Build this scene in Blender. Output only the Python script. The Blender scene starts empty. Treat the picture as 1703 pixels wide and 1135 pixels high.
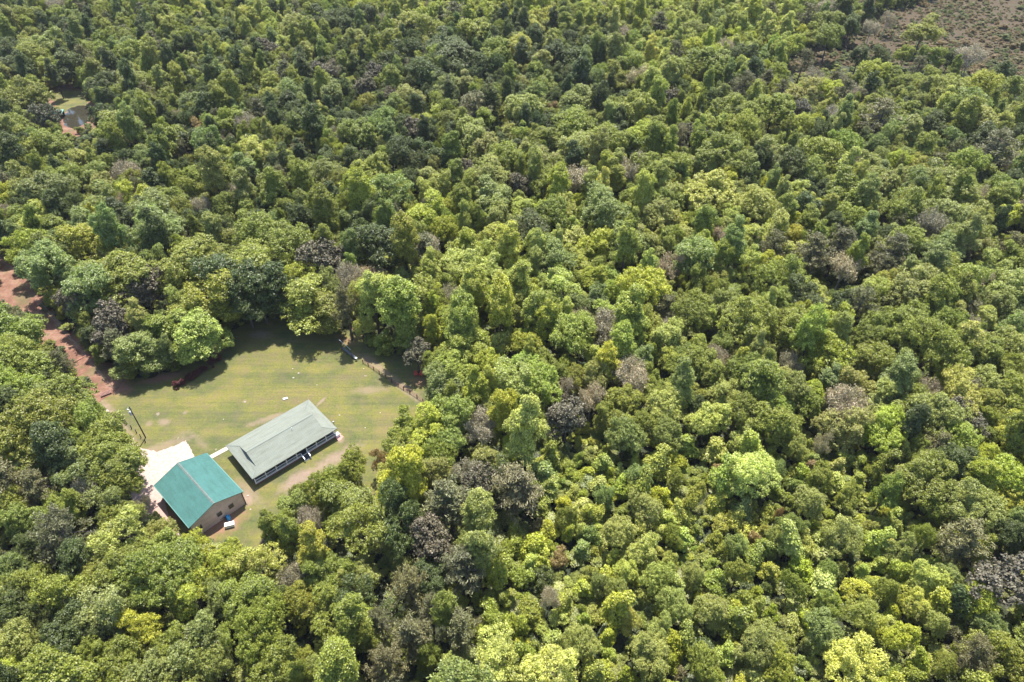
import bpy, math, random
import numpy as np
from mathutils import Vector, Matrix

# ------------------------------------------------------------------ camera, sky, sun, exposure
scene = bpy.context.scene
COL = scene.collection
F, TH, CAMH = 1125.7, 0.715, 114.45          # focal length in photo pixels, pitch below horizon, flying height (m)
cam_data = bpy.data.cameras.new('camera')
cam_data.sensor_width = 36.0
cam_data.lens = 36.0 * F / 1703.0
cam_data.clip_start = 0.5
cam_data.clip_end = 6000
cam = bpy.data.objects.new('camera', cam_data)
COL.objects.link(cam)
cam.location = (0, 0, CAMH)
cam.rotation_euler = (math.pi / 2 - TH, 0, 0)
scene.camera = cam

SUN_EL, SUN_AZ = math.radians(69.0), math.radians(3.0)   # azimuth clockwise from +y: high, slightly behind the scene
world = bpy.data.worlds.new('World')
scene.world = world
world.use_nodes = True
nt = world.node_tree
sky = nt.nodes.new('ShaderNodeTexSky')
sky.sky_type = 'NISHITA'
sky.sun_disc = False
sky.sun_elevation = SUN_EL
sky.sun_rotation = SUN_AZ
nt.links.new(sky.outputs[0], nt.nodes['Background'].inputs[0])
nt.nodes['Background'].inputs[1].default_value = 0.13
sd = bpy.data.lights.new('sun', 'SUN')
sd.energy = 4.4
sd.angle = math.radians(0.5)
sd.color = (1.0, 0.955, 0.88)
sun = bpy.data.objects.new('sun', sd)
COL.objects.link(sun)
sdir = Vector((math.sin(SUN_AZ) * math.cos(SUN_EL), math.cos(SUN_AZ) * math.cos(SUN_EL), math.sin(SUN_EL)))
sun.rotation_euler = sdir.to_track_quat('Z', 'Y').to_euler()
sun.location = (0, 0, 200)
scene.view_settings.view_transform = 'Standard'
scene.view_settings.look = 'None'
scene.view_settings.exposure = 1.36
scene.view_settings.gamma = 1.0
scene.cycles.max_bounces = 5
scene.cycles.diffuse_bounces = 3
scene.cycles.glossy_bounces = 2
scene.cycles.transmission_bounces = 4
scene.cycles.transparent_max_bounces = 4
scene.cycles.use_denoising = True

CX, CY = 851.5, 567.5

def at(px, py, z=0.0):
    """Point of the world at height z that the photograph shows at pixel px, py."""
    a, b = (px - CX) / F, -(py - CY) / F
    d = (a, math.cos(TH) + b * math.sin(TH), -math.sin(TH) + b * math.cos(TH))
    t = (z - CAMH) / d[2]
    return Vector((d[0] * t, d[1] * t, z))

def to_px(x, y, z):
    z = z - CAMH
    d = y * math.cos(TH) - z * math.sin(TH)
    u = y * math.sin(TH) + z * math.cos(TH)
    return CX + F * x / d, CY - F * u / d, F / d          # pixel, pixels per metre

def inside(px, py, poly):
    r = False
    n = len(poly)
    j = n - 1
    for i in range(n):
        xi, yi = poly[i]
        xj, yj = poly[j]
        if (yi > py) != (yj > py) and px < (xj - xi) * (py - yi) / (yj - yi) + xi:
            r = not r
        j = i
    return r

# ------------------------------------------------------------------ material helpers
def new_mat(name):
    m = bpy.data.materials.new(name)
    m.use_nodes = True
    t = m.node_tree
    return m, t, t.nodes['Principled BSDF']

def nd(t, kind, **kw):
    n = t.nodes.new(kind)
    for k, v in kw.items():
        setattr(n, k, v)
    return n

def mixc(t, fac, a, b, mode='MIX'):
    n = nd(t, 'ShaderNodeMix', data_type='RGBA', blend_type=mode)
    for s, v in ((0, fac), (6, a), (7, b)):
        if isinstance(v, (int, float)):
            n.inputs[s].default_value = v
        elif isinstance(v, tuple):
            n.inputs[s].default_value = (*v[:3], 1)
        else:
            t.links.new(v, n.inputs[s])
    return n.outputs[2]

def math_(t, op, a, b=0.0, c=None):
    n = nd(t, 'ShaderNodeMath', operation=op)
    for s, v in ((0, a), (1, b), (2, c)):
        if v is None:
            continue
        if isinstance(v, (int, float)):
            n.inputs[s].default_value = v
        else:
            t.links.new(v, n.inputs[s])
    return n.outputs[0]

def noise(t, scale, detail=4, rough=0.6, coord='Object', dist=0.0, stretch=None):
    tc = nd(t, 'ShaderNodeTexCoord')
    src = tc.outputs[coord]
    if stretch:
        mp = nd(t, 'ShaderNodeMapping')
        mp.inputs['Scale'].default_value = stretch[0]
        mp.inputs['Rotation'].default_value = (0, 0, stretch[1])
        t.links.new(src, mp.inputs[0])
        src = mp.outputs[0]
    n = nd(t, 'ShaderNodeTexNoise')
    n.inputs['Scale'].default_value = scale
    n.inputs['Detail'].default_value = detail
    n.inputs['Roughness'].default_value = rough
    n.inputs['Distortion'].default_value = dist
    t.links.new(src, n.inputs['Vector'])
    return n.outputs[0]

def ramp(t, fac, stops):
    n = nd(t, 'ShaderNodeValToRGB')
    e = n.color_ramp.elements
    while len(e) < len(stops):
        e.new(0.5)
    for k, (p, c) in enumerate(stops):
        e[k].position = p
        e[k].color = (*c, 1) if len(c) == 3 else c
    t.links.new(fac, n.inputs[0])
    return n.outputs[0]

def bump(t, bsdf, h, strength=0.3, dist=0.05):
    b = nd(t, 'ShaderNodeBump')
    b.inputs['Strength'].default_value = strength
    b.inputs['Distance'].default_value = dist
    t.links.new(h, b.inputs['Height'])
    t.links.new(b.outputs[0], bsdf.inputs['Normal'])

def simple(name, col, rough=0.7, var=0.15, scale=2.0, metal=0.0):
    m, t, b = new_mat(name)
    dark = tuple(c * (1 - var) for c in col)
    lite = tuple(min(1, c * (1 + var)) for c in col)
    c = ramp(t, noise(t, scale, 5), [(0.3, dark), (0.7, lite)])
    t.links.new(c, b.inputs['Base Color'])
    b.inputs['Roughness'].default_value = rough
    b.inputs['Metallic'].default_value = metal
    return m

def leaf_mat(name, speck=None, rough=0.55, transl=0.3, spread=1.0, inner=None):
    """Leaves: colour from the tree's own tint, varied leaf by leaf and branch by branch."""
    m, t, b = new_mat(name)
    at_ = nd(t, 'ShaderNodeAttribute', attribute_type='INSTANCER', attribute_name='tint')
    geo = nd(t, 'ShaderNodeNewGeometry')
    rnd = geo.outputs['Random Per Island']
    v = math_(t, 'MULTIPLY_ADD', rnd, spread, 1.0 - spread / 2)
    nz = noise(t, 0.45, 3, 0.6)
    v2 = math_(t, 'MULTIPLY_ADD', nz, 0.9, 0.55)
    v3 = math_(t, 'MULTIPLY', v, v2)
    comb = nd(t, 'ShaderNodeCombineColor')
    for k in range(3):
        t.links.new(v3, comb.inputs[k])
    c = mixc(t, 1.0, at_.outputs['Color'], comb.outputs[0], 'MULTIPLY')
    yel = math_(t, 'MULTIPLY', noise(t, 0.9, 2, 0.5), 0.6)
    c = mixc(t, yel, c, mixc(t, 1.0, c, (1.16, 1.10, 0.65), 'MULTIPLY'))
    if speck:
        col, amount = speck
        gt = math_(t, 'LESS_THAN', rnd, amount)
        c = mixc(t, gt, c, col)
    t.links.new(c, b.inputs['Base Color'])
    b.inputs['Roughness'].default_value = rough
    b.inputs['Specular IOR Level'].default_value = 0.6
    tr = nd(t, 'ShaderNodeBsdfTranslucent')
    c2 = mixc(t, 1.0, c, (1.15, 1.25, 0.45), 'MULTIPLY')
    t.links.new(c2, tr.inputs[0])
    mx = nd(t, 'ShaderNodeMixShader')
    mx.inputs[0].default_value = transl
    t.links.new(b.outputs[0], mx.inputs[1])
    t.links.new(tr.outputs[0], mx.inputs[2])
    t.links.new(mx.outputs[0], t.nodes['Material Output'].inputs[0])
    return m

# ------------------------------------------------------------------ object helpers
def tag(o, label=None, category=None, group=None, kind=None):
    if label: o['label'] = label
    if category: o['category'] = category
    if group: o['group'] = group
    if kind: o['kind'] = kind
    return o

def empty(name, loc=(0, 0, 0), rz=0.0):
    o = bpy.data.objects.new(name, None)
    o.location = loc
    o.rotation_euler = (0, 0, rz)
    o.empty_display_size = 0.3
    COL.objects.link(o)
    return o

class MB:
    """Collects shapes; build() links them as one mesh object."""
    def __init__(s):
        s.v, s.f = [], []
    def add(s, vs, fs):
        n = len(s.v)
        s.v += [tuple(v) for v in vs]
        s.f += [tuple(i + n for i in f) for f in fs]
        return s
    def box(s, c, size, rz=0.0, taper=1.0):
        x, y, z = (k / 2 for k in size)
        cr, sr = math.cos(rz), math.sin(rz)
        vs = []
        for dz, k in ((-z, 1.0), (z, taper)):
            for dx, dy in ((-x, -y), (x, -y), (x, y), (-x, y)):
                dx, dy = dx * k, dy * k
                vs.append((c[0] + dx * cr - dy * sr, c[1] + dx * sr + dy * cr, c[2] + dz))
        return s.add(vs, [(0, 3, 2, 1), (4, 5, 6, 7), (0, 1, 5, 4), (1, 2, 6, 5), (2, 3, 7, 6), (3, 0, 4, 7)])
    def tube(s, pts, radii, n=6, cap=True):
        pts = [Vector(p) for p in pts]
        rings = []
        for i, p in enumerate(pts):
            d = (pts[min(i + 1, len(pts) - 1)] - pts[max(i - 1, 0)]).normalized()
            a = d.orthogonal().normalized()
            b = d.cross(a)
            rings.append([p + (a * math.cos(k * 2 * math.pi / n) + b * math.sin(k * 2 * math.pi / n)) * radii[i] for k in range(n)])
        vs = [v for r in rings for v in r]
        fs = []
        for i in range(len(pts) - 1):
            for k in range(n):
                k2 = (k + 1) % n
                fs.append((i * n + k, i * n + k2, (i + 1) * n + k2, (i + 1) * n + k))
        if cap:
            fs.append(tuple(reversed(range(n))))
            fs.append(tuple(range((len(pts) - 1) * n, len(pts) * n)))
        return s.add(vs, fs)
    def bar(s, a, b, w, h=None):
        """Square bar from a to b."""
        a, b = Vector(a), Vector(b)
        h = h or w
        d = (b - a).normalized()
        up = Vector((0, 0, 1)) if abs(d.z) < 0.95 else Vector((1, 0, 0))
        sx = d.cross(up).normalized() * (w / 2)
        sz = sx.cross(d).normalized() * (h / 2)
        vs = [p + q for p in (a, b) for q in (-sx - sz, sx - sz, sx + sz, -sx + sz)]
        return s.add(vs, [(3, 2, 1, 0), (4, 5, 6, 7), (0, 1, 5, 4), (1, 2, 6, 5), (2, 3, 7, 6), (3, 0, 4, 7)])
    def slab(s, quad, th):
        """Sheet with thickness from a polygon (points in order)."""
        q = [Vector(p) for p in quad]
        n = (q[1] - q[0]).cross(q[2] - q[0]).normalized()
        if n.z < 0:
            q.reverse(); n = -n
        k = len(q)
        vs = q + [p - n * th for p in q]
        fs = [tuple(range(k)), tuple(reversed(range(k, 2 * k)))]
        fs += [(i, i + k, (i + 1) % k + k, (i + 1) % k) for i in range(k)]
        return s.add(vs, fs)
    def build(s, name, mat, parent=None, smooth=False, bevel=0.0):
        me = bpy.data.meshes.new(name)
        me.from_pydata([tuple(v) for v in s.v], [], s.f)
        me.materials.append(mat)
        if smooth:
            me.shade_smooth()
        me.update()
        o = bpy.data.objects.new(name, me)
        COL.objects.link(o)
        if parent: o.parent = parent
        if bevel:
            md = o.modifiers.new('bevel', 'BEVEL')
            md.width = bevel
            md.segments = 2
        return o

def sheet(name, pts, z, mat, jitter=0.25, step=0.7, seed=1, kind='structure'):
    """Ground sheet with a ragged outline; pts are world xy."""
    rnd = random.Random(seed)
    out = []
    n = len(pts)
    for i in range(n):
        a, b = Vector(pts[i][:2]), Vector(pts[(i + 1) % n][:2])
        k = max(1, int((b - a).length / step))
        for j in range(k):
            p = a.lerp(b, j / k)
            q = 0.0 if jitter == 0 else jitter
            out.append((p.x + rnd.gauss(0, q), p.y + rnd.gauss(0, q), z))
    from mathutils.geometry import tessellate_polygon
    tris = tessellate_polygon([[Vector(p) for p in out]])
    me = bpy.data.meshes.new(name)
    fs = []
    for t in tris:
        a, b, c = (Vector(out[i]) for i in t)
        fs.append(tuple(t) if (b - a).cross(c - a).z > 0 else tuple(reversed(t)))
    me.from_pydata(out, [], fs)
    me.materials.append(mat)
    o = bpy.data.objects.new(name, me)
    COL.objects.link(o)
    o['kind'] = kind
    return o

# ------------------------------------------------------------------ ground materials
def patch_mask(t, cx, cy, rx, ry, rot=0.0, soft=0.5, nscale=0.6):
    """Soft ragged ellipse in world metres, 1 inside."""
    tc = nd(t, 'ShaderNodeTexCoord')
    mp = nd(t, 'ShaderNodeMapping', vector_type='TEXTURE')
    mp.inputs['Location'].default_value = (cx, cy, 0)
    mp.inputs['Rotation'].default_value = (0, 0, rot)
    mp.inputs['Scale'].default_value = (rx, ry, 1000)
    t.links.new(tc.outputs['Object'], mp.inputs[0])
    ln = nd(t, 'ShaderNodeVectorMath', operation='LENGTH')
    t.links.new(mp.outputs[0], ln.inputs[0])
    d = math_(t, 'ADD', ln.outputs['Value'], math_(t, 'MULTIPLY_ADD', noise(t, nscale, 6, 0.8), 2.6, -1.3))
    mr = nd(t, 'ShaderNodeMapRange')
    mr.inputs['From Min'].default_value = 1.0 - soft
    mr.inputs['From Max'].default_value = 1.0 + soft
    mr.inputs['To Min'].default_value = 1.0
    mr.inputs['To Max'].default_value = 0.0
    t.links.new(d, mr.inputs[0])
    return mr.outputs[0]

def px_patch(t, p0, p1, width, **kw):
    """Patch stretched between two photo points."""
    a, b = at(*p0), at(*p1)
    c = (a + b) / 2
    d = b - a
    return patch_mask(t, c.x, c.y, max(width, d.length / 2), width, math.atan2(d.y, d.x), **kw)

def make_ground_mat():
    m, t, b = new_mat('forest_floor')
    c = ramp(t, noise(t, 0.25, 6, 0.7), [(0.3, (0.016, 0.024, 0.009)), (0.5, (0.026, 0.034, 0.012)), (0.75, (0.05, 0.042, 0.02))])
    red = (0.19, 0.075, 0.045)
    for p0, p1, w in (((1474, 548), (1488, 546), 3.0), ((560, 540), (600, 556), 5.0), ((690, 610), (730, 665), 3.5), ((1453, 640), (1460, 640), 1.5),
                      ((800, 560), (850, 585), 4.0), ((105, 228), (115, 222), 3.0), ((5, 300), (30, 320), 5.0)):
        c = mixc(t, px_patch(t, p0, p1, w), c, mixc(t, noise(t, 1.2, 4), red, (0.30, 0.16, 0.10)))
    t.links.new(c, b.inputs['Base Color'])
    b.inputs['Roughness'].default_value = 0.95
    bump(t, b, noise(t, 1.5, 6), 0.8, 0.4)
    return m

def make_lawn_mat():
    m, t, b = new_mat('lawn_grass')
    c = ramp(t, noise(t, 0.13, 6, 0.65), [(0.30, (0.058, 0.072, 0.019)), (0.44, (0.088, 0.097, 0.022)), (0.56, (0.126, 0.120, 0.025)), (0.72, (0.132, 0.104, 0.046))])
    fine = ramp(t, noise(t, 2.2, 6, 0.75), [(0.3, (0.62, 0.66, 0.6)), (0.7, (1.3, 1.25, 1.25))])
    c = mixc(t, 1.0, c, fine, 'MULTIPLY')
    mot = ramp(t, noise(t, 0.42, 6, 0.75), [(0.46, (0, 0, 0)), (0.62, (1, 1, 1))])
    c = mixc(t, math_(t, 'MULTIPLY', mot, 0.5), c, (0.125, 0.092, 0.055))
    # mowing passes, drawn out along the house
    st = noise(t, 1.0, 3, 0.6, stretch=((0.05, 0.9, 1), -0.22), dist=0.6)
    c = mixc(t, 1.0, c, ramp(t, st, [(0.38, (0.87, 0.89, 0.92)), (0.60, (1.07, 1.06, 1.0))]), 'MULTIPLY')
    st2 = noise(t, 1.0, 2, 0.6, stretch=((0.02, 0.30, 1), -0.75))
    c = mixc(t, 1.0, c, ramp(t, st2, [(0.38, (0.88, 0.91, 0.92)), (0.62, (1.08, 1.05, 0.95))]), 'MULTIPLY')
    red = (0.20, 0.085, 0.055)
    soil = mixc(t, noise(t, 1.5, 5, 0.7), (0.15, 0.10, 0.07), (0.29, 0.205, 0.155))
    for p0, p1, w, k in (
            ((413, 708), (476, 687), 0.8, 0.55), ((526, 676), (541, 662), 0.35, 0.7), ((470, 812), (520, 782), 1.7, 0.8), ((520, 784), (596, 742), 1.5, 0.75),
            ((480, 820), (500, 812), 1.6, 0.5), ((266, 700), (280, 704), 1.0, 0.6), ((244, 706), (252, 704), 0.7, 0.5), ((304, 687), (312, 686), 0.5, 0.6),
            ((404, 668), (410, 668), 0.45, 0.7), ((398, 800), (432, 838), 1.0, 0.5), ((590, 650), (640, 648), 1.2, 0.45), ((420, 556), (452, 558), 1.6, 0.6),
            ((226, 754), (262, 748), 0.9, 0.5), ((290, 728), (318, 718), 0.8, 0.25), ((320, 722), (345, 748), 0.7, 0.25), ((172, 672), (224, 748), 1.3, 0.75), ((240, 752), (318, 728), 1.2, 0.5), ((404, 822), (414, 840), 1.3, 0.8),
            ((170, 670), (190, 705), 0.8, 0.5), ((600, 590), (640, 618), 1.1, 0.5), ((640, 620), (700, 668), 1.0, 0.6), ((560, 735), (572, 730), 0.8, 0.6)):
        c = mixc(t, math_(t, 'MULTIPLY', px_patch(t, p0, p1, w), k), c, soil)
    rsoil = mixc(t, noise(t, 1.3, 5, 0.7), red, (0.29, 0.15, 0.105))
    for p0, p1, w, k in (
            ((185, 640), (215, 650), 2.2, 0.9), ((160, 655), (182, 640), 2.0, 0.8), ((235, 636), (300, 622), 1.4, 0.9), ((345, 600), (366, 578), 1.2, 0.8),
            ((330, 884), (400, 850), 3.0, 0.85), ((560, 560), (590, 575), 1.2, 0.4), ((690, 628), (705, 640), 1.5, 0.5), ((262, 860), (290, 870), 2.0, 0.9)):
        c = mixc(t, math_(t, 'MULTIPLY', px_patch(t, p0, p1, w), k), c, rsoil)
    # small worn pale flecks
    fl = math_(t, 'GREATER_THAN', noise(t, 0.55, 2, 0.5), 0.735)
    c = mixc(t, math_(t, 'MULTIPLY', fl, 0.6), c, (0.24, 0.19, 0.15))
    t.links.new(c, b.inputs['Base Color'])
    b.inputs['Roughness'].default_value = 0.9
    bump(t, b, noise(t, 5.0, 5, 0.8), 0.6, 0.12)
    return m

def make_road_mat():
    m, t, b = new_mat('red_dirt')
    c = ramp(t, noise(t, 0.22, 6, 0.7), [(0.3, (0.095, 0.044, 0.029)), (0.48, (0.155, 0.074, 0.047)), (0.60, (0.22, 0.125, 0.085)), (0.70, (0.105, 0.092, 0.040))])
    c = mixc(t, 1.0, c, ramp(t, noise(t, 2.0, 5, 0.7), [(0.3, (0.75, 0.75, 0.75)), (0.7, (1.25, 1.25, 1.25))]), 'MULTIPLY')
    g = ramp(t, noise(t, 0.12, 4, 0.6, dist=0.5), [(0.52, (0, 0, 0)), (0.6, (1, 1, 1))])
    c = mixc(t, math_(t, 'MULTIPLY', g, 0.55), c, (0.10, 0.10, 0.035))
    t.links.new(c, b.inputs['Base Color'])
    b.inputs['Roughness'].default_value = 0.95
    bump(t, b, noise(t, 3.0, 6), 0.6, 0.15)
    return m

def make_gravel_mat():
    m, t, b = new_mat('pale_gravel')
    c = ramp(t, noise(t, 1.6, 7, 0.8), [(0.3, (0.22, 0.155, 0.125)), (0.5, (0.35, 0.275, 0.235)), (0.7, (0.48, 0.405, 0.355))])
    p = px_patch(t, (226, 835), (300, 905), 6.5, soft=0.7)
    c = mixc(t, math_(t, 'MULTIPLY', p, 0.9), c, mixc(t, noise(t, 2.0, 6, 0.7), (0.27, 0.15, 0.12), (0.42, 0.28, 0.24)))
    e = px_patch(t, (190, 700), (225, 745), 1.6, soft=0.5)
    c = mixc(t, math_(t, 'MULTIPLY', e, 0.6), c, (0.45, 0.33, 0.25))
    t.links.new(c, b.inputs['Base Color'])
    b.inputs['Roughness'].default_value = 0.9
    bump(t, b, noise(t, 6.0, 6, 0.8), 0.7, 0.1)
    return m

def make_brushfield_mat():
    m, t, b = new_mat('dry_brush_ground')
    c = ramp(t, noise(t, 0.10, 6, 0.7, stretch=((1, 2.2, 1), 0.3)), [(0.3, (0.036, 0.027, 0.012)), (0.5, (0.066, 0.043, 0.021)), (0.7, (0.045, 0.052, 0.016))])
    c = mixc(t, 1.0, c, ramp(t, noise(t, 1.0, 6, 0.75), [(0.3, (0.55, 0.55, 0.55)), (0.7, (1.35, 1.35, 1.35))]), 'MULTIPLY')
    t.links.new(c, b.inputs['Base Color'])
    b.inputs['Roughness'].default_value = 1.0
    bump(t, b, noise(t, 1.2, 6), 0.8, 0.4)
    return m

def make_water_mat():
    m, t, b = new_mat('pond_water')
    b.inputs['Base Color'].default_value = (0.035, 0.032, 0.022, 1)
    b.inputs['Roughness'].default_value = 0.04
    b.inputs['IOR'].default_value = 1.33
    b.inputs['Specular IOR Level'].default_value = 0.8
    bump(t, b, noise(t, 1.5, 3), 0.12, 0.05)
    return m

M_floor, M_lawn, M_road, M_gravel, M_brush, M_water = make_ground_mat(), make_lawn_mat(), make_road_mat(), make_gravel_mat(), make_brushfield_mat(), make_water_mat()

# ------------------------------------------------------------------ the lie of the land
LAWN = [(150, 668), (196, 632), (248, 628), (300, 612), (345, 585), (372, 560), (400, 542), (440, 530), (480, 530), (520, 545), (552, 548), (575, 540), (600, 560),
        (640, 585), (675, 592), (705, 612), (728, 645), (745, 668), (735, 690), (700, 720), (680, 780), (640, 800), (610, 840), (540, 880), (500, 905), (470, 930),
        (430, 950), (380, 935), (330, 905), (285, 880), (262, 850), (240, 800), (228, 760), (205, 720), (182, 692)]
ROAD = [(-110, 330), (-40, 385), (8, 418), (30, 452), (66, 484), (98, 532), (158, 588), (215, 622), (192, 652), (158, 672), (130, 650), (100, 612), (66, 566), (30, 530), (-5, 508), (-110, 440)]
GRAVEL = [(178, 680), (192, 700), (214, 728), (235, 746), (262, 752), (290, 742), (309, 733), (320, 752), (330, 775), (300, 800), (275, 840), (285, 870), (300, 892),
          (262, 885), (236, 860), (215, 830), (208, 790), (214, 765), (200, 735), (184, 705), (172, 688)]
POND = [(106, 192), (118, 180), (132, 176), (150, 178), (156, 188), (150, 200), (138, 207), (128, 214), (112, 213), (105, 206)]
PONDSIDE = [(30, 135), (75, 132), (140, 145), (160, 160), (168, 185), (160, 212), (130, 228), (100, 232), (78, 205), (70, 180), (48, 165)]
BRUSH = [(1290, 118), (1345, 82), (1400, 84), (1405, 60), (1445, 30), (1520, 10), (1600, -15), (1760, -30), (1790, 150), (1700, 150), (1640, 128), (1560, 118), (1480, 108), (1400, 112), (1330, 128)]

ground = MB().add([(-2500, -500, 0), (2500, -500, 0), (2500, 4500, 0), (-2500, 4500, 0)], [(0, 1, 2, 3)]).build('ground', M_floor)
ground['kind'] = 'structure'
W = lambda poly: [at(*p) for p in poly]
sheet('lawn', W(LAWN), 0.02, M_lawn, 0.3, 0.8, 2)
sheet('dirt_road', W(ROAD), 0.03, M_road, 0.3, 0.9, 3)
sheet('gravel_driveway', W(GRAVEL), 0.045, M_gravel, 0.07, 0.35, 4)
sheet('pond_bank_ground', W(PONDSIDE), 0.02, M_road, 0.6, 1.5, 5)
sheet('pond_lawn', W([(92, 152), (138, 150), (150, 164), (148, 176), (120, 180), (104, 190), (94, 176), (86, 164)]), 0.03, M_lawn, 0.5, 1.2, 9)
sheet('pond_water', W(POND), 0.04, M_water, 0.4, 1.5, 6)
bf = sheet('brush_field', W(BRUSH), 0.02, M_brush, 1.0, 3.0, 7)
pa, pb = at(352, 760), at(380, 745)
pd = (pb - pa).normalized(); pn = Vector((-pd.y, pd.x, 0)) * 0.55
path = MB().slab([p + Vector((0, 0, 0.08)) for p in (pa - pn - pd * 0.8, pb - pn + pd * 1.2, pb + pn + pd * 1.2, pa + pn - pd * 0.8)], 0.07).build('concrete_path', simple('pale_concrete', (0.42, 0.37, 0.31), 0.85, 0.08))
path['kind'] = 'structure'

# ------------------------------------------------------------------ building materials
def ribbed(name, col, axis_rot, rib=0.45, rough=0.45, streak=0.10, wall=False):
    """Sheet metal with ribs every `rib` metres across the object's x (or along its u)."""
    m, t, b = new_mat(name)
    tc = nd(t, 'ShaderNodeTexCoord')
    mp = nd(t, 'ShaderNodeMapping')
    mp.inputs['Rotation'].default_value = (0, 0, axis_rot)
    t.links.new(tc.outputs['Object'], mp.inputs[0])
    sx = nd(t, 'ShaderNodeSeparateXYZ')
    t.links.new(mp.outputs[0], sx.inputs[0])
    fr = math_(t, 'FRACT', math_(t, 'DIVIDE', sx.outputs[0], rib))
    line = math_(t, 'LESS_THAN', fr, 0.10)
    lo = tuple(c * (1 - streak) for c in col); hi = tuple(c * (1 + streak) for c in col)
    c = ramp(t, noise(t, 0.5, 6, 0.7), [(0.3, lo), (0.7, hi)])
    c = mixc(t, math_(t, 'MULTIPLY', line, 0.35), c, tuple(k * 0.6 for k in col))
    c = mixc(t, 1.0, c, ramp(t, noise(t, 4.0, 5, 0.7), [(0.3, (0.92, 0.92, 0.92)), (0.7, (1.08, 1.08, 1.08))]), 'MULTIPLY')
    stn = noise(t, 1.0, 5, 0.7, stretch=((0.25, 1.6, 1) if axis_rot == 0.0 else (1.6, 0.25, 1), 0.0))
    c = mixc(t, 1.0, c, ramp(t, stn, [(0.35, (0.84, 0.83, 0.80)), (0.55, (1.0, 1.0, 1.0)), (0.75, (1.07, 1.07, 1.08))]), 'MULTIPLY')
    t.links.new(c, b.inputs['Base Color'])
    b.inputs['Roughness'].default_value = rough
    b.inputs['Specular IOR Level'].default_value = 0.25
    bump(t, b, line, 0.5, 0.03)
    return m

M_sage = ribbed('sage_metal_roof', (0.175, 0.190, 0.158), 0.0, 0.41, 0.85, 0.06)
M_sage_side = ribbed('sage_metal_roof_end', (0.175, 0.190, 0.158), math.pi / 2, 0.41, 0.85, 0.06)
M_sage_trim = simple('sage_trim', (0.13, 0.15, 0.125), 0.5, 0.05)
M_gable = simple('dark_gable_siding', (0.045, 0.065, 0.07), 0.6, 0.1)
M_teal = ribbed('teal_metal_roof', (0.047, 0.128, 0.115), math.pi / 2, 0.30, 0.8, 0.12)
M_teal_trim = simple('teal_trim', (0.055, 0.165, 0.145), 0.5, 0.06)
M_ridge = simple('weathered_ridge_metal', (0.085, 0.11, 0.098), 0.7, 0.25)
M_tan_lifted = ribbed('tan_panels_shade_lifted', (0.68, 0.51, 0.42), 0.0, 0.30, 0.6, 0.08)  # gable colour lightened to offset the shade on it; sides keep a darker tan
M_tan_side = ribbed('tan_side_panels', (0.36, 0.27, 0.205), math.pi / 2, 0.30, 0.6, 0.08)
M_glass = simple('window_glass', (0.03, 0.04, 0.04), 0.12, 0.1)
M_frame = simple('white_frame', (0.62, 0.62, 0.60), 0.6, 0.05)
M_darkmetal = simple('dark_metal', (0.03, 0.03, 0.03), 0.5, 0.2)
M_white = simple('white_paint', (0.80, 0.81, 0.82), 0.5, 0.04)
M_deck = simple('dark_blue_grey_deck', (0.055, 0.065, 0.08), 0.7, 0.2, 6)
M_woodd = simple('weathered_dark_post_wood', (0.05, 0.038, 0.03), 0.9, 0.3, 6)
M_brick = None
def make_brick():
    m, t, b = new_mat('red_brick')
    bt = nd(t, 'ShaderNodeTexBrick')
    bt.inputs['Color1'].default_value = (0.23, 0.07, 0.06, 1)
    bt.inputs['Color2'].default_value = (0.16, 0.05, 0.045, 1)
    bt.inputs['Mortar'].default_value = (0.3, 0.25, 0.22, 1)
    bt.inputs['Scale'].default_value = 4.0
    tc = nd(t, 'ShaderNodeTexCoord')
    mp = nd(t, 'ShaderNodeMapping')
    mp.inputs['Rotation'].default_value = (math.pi / 2, 0, 0)
    t.links.new(tc.outputs['Object'], mp.inputs[0])
    t.links.new(mp.outputs[0], bt.inputs['Vector'])
    t.links.new(bt.outputs['Color'], b.inputs['Base Color'])
    b.inputs['Roughness'].default_value = 0.9
    return m
M_brick = make_brick()

# ------------------------------------------------------------------ the house (local x along the ridge, local +y away from the camera)
HE = 2.85
HX, HY, HA, HL, HW = -49.7, 96.9, 0.753, 20.0, 12.07
house = empty('house', (HX, HY, 0), HA)
tag(house, 'long brick house with pale sage metal roof, railed front porch and steps', 'house')

def local_h(px, py, z):
    p = at(px, py, z)
    dx, dy = p.x - HX, p.y - HY
    return (dx * math.cos(HA) + dy * math.sin(HA), -dx * math.sin(HA) + dy * math.cos(HA))

hl, hw = HL / 2, HW / 2
IU0, IU1, IV0, IV1, IZ = -7.8, 7.5, -3.95, 3.1, HE + 0.65      # break between skirt and main roof
RZ, RV = IZ + 1.25, -0.42
eL = [(-hl, -hw, HE), (hl, -hw, HE), (hl, hw, HE), (-hl, hw, HE)]
iL = [(IU0, IV0, IZ), (IU1, IV0, IZ), (IU1, IV1, IZ), (IU0, IV1, IZ)]
MB().slab([eL[0], eL[1], iL[1], iL[0]], 0.09).slab([eL[2], eL[3], iL[3], iL[2]], 0.09).build('porch_roof', M_sage, house)
MB().slab([eL[1], eL[2], iL[2], iL[1]], 0.088).build('hip_roof_end', M_sage_side, house)
MB().slab([eL[3], eL[0], iL[0], iL[3]], 0.088).build('hip_roof_end', M_sage_side, house)
r0, r1 = (IU0 - 0.25, RV, RZ), (IU1 + 0.1, RV, RZ)
MB().slab([(IU0 - 0.25, IV0, IZ + 0.02), (IU1 + 0.1, IV0, IZ + 0.02), r1, r0], 0.09).slab([(IU1 + 0.1, IV1, IZ + 0.02), (IU0 - 0.25, IV1, IZ + 0.02), r0, r1], 0.09).build('main_roof', M_sage, house)
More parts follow.
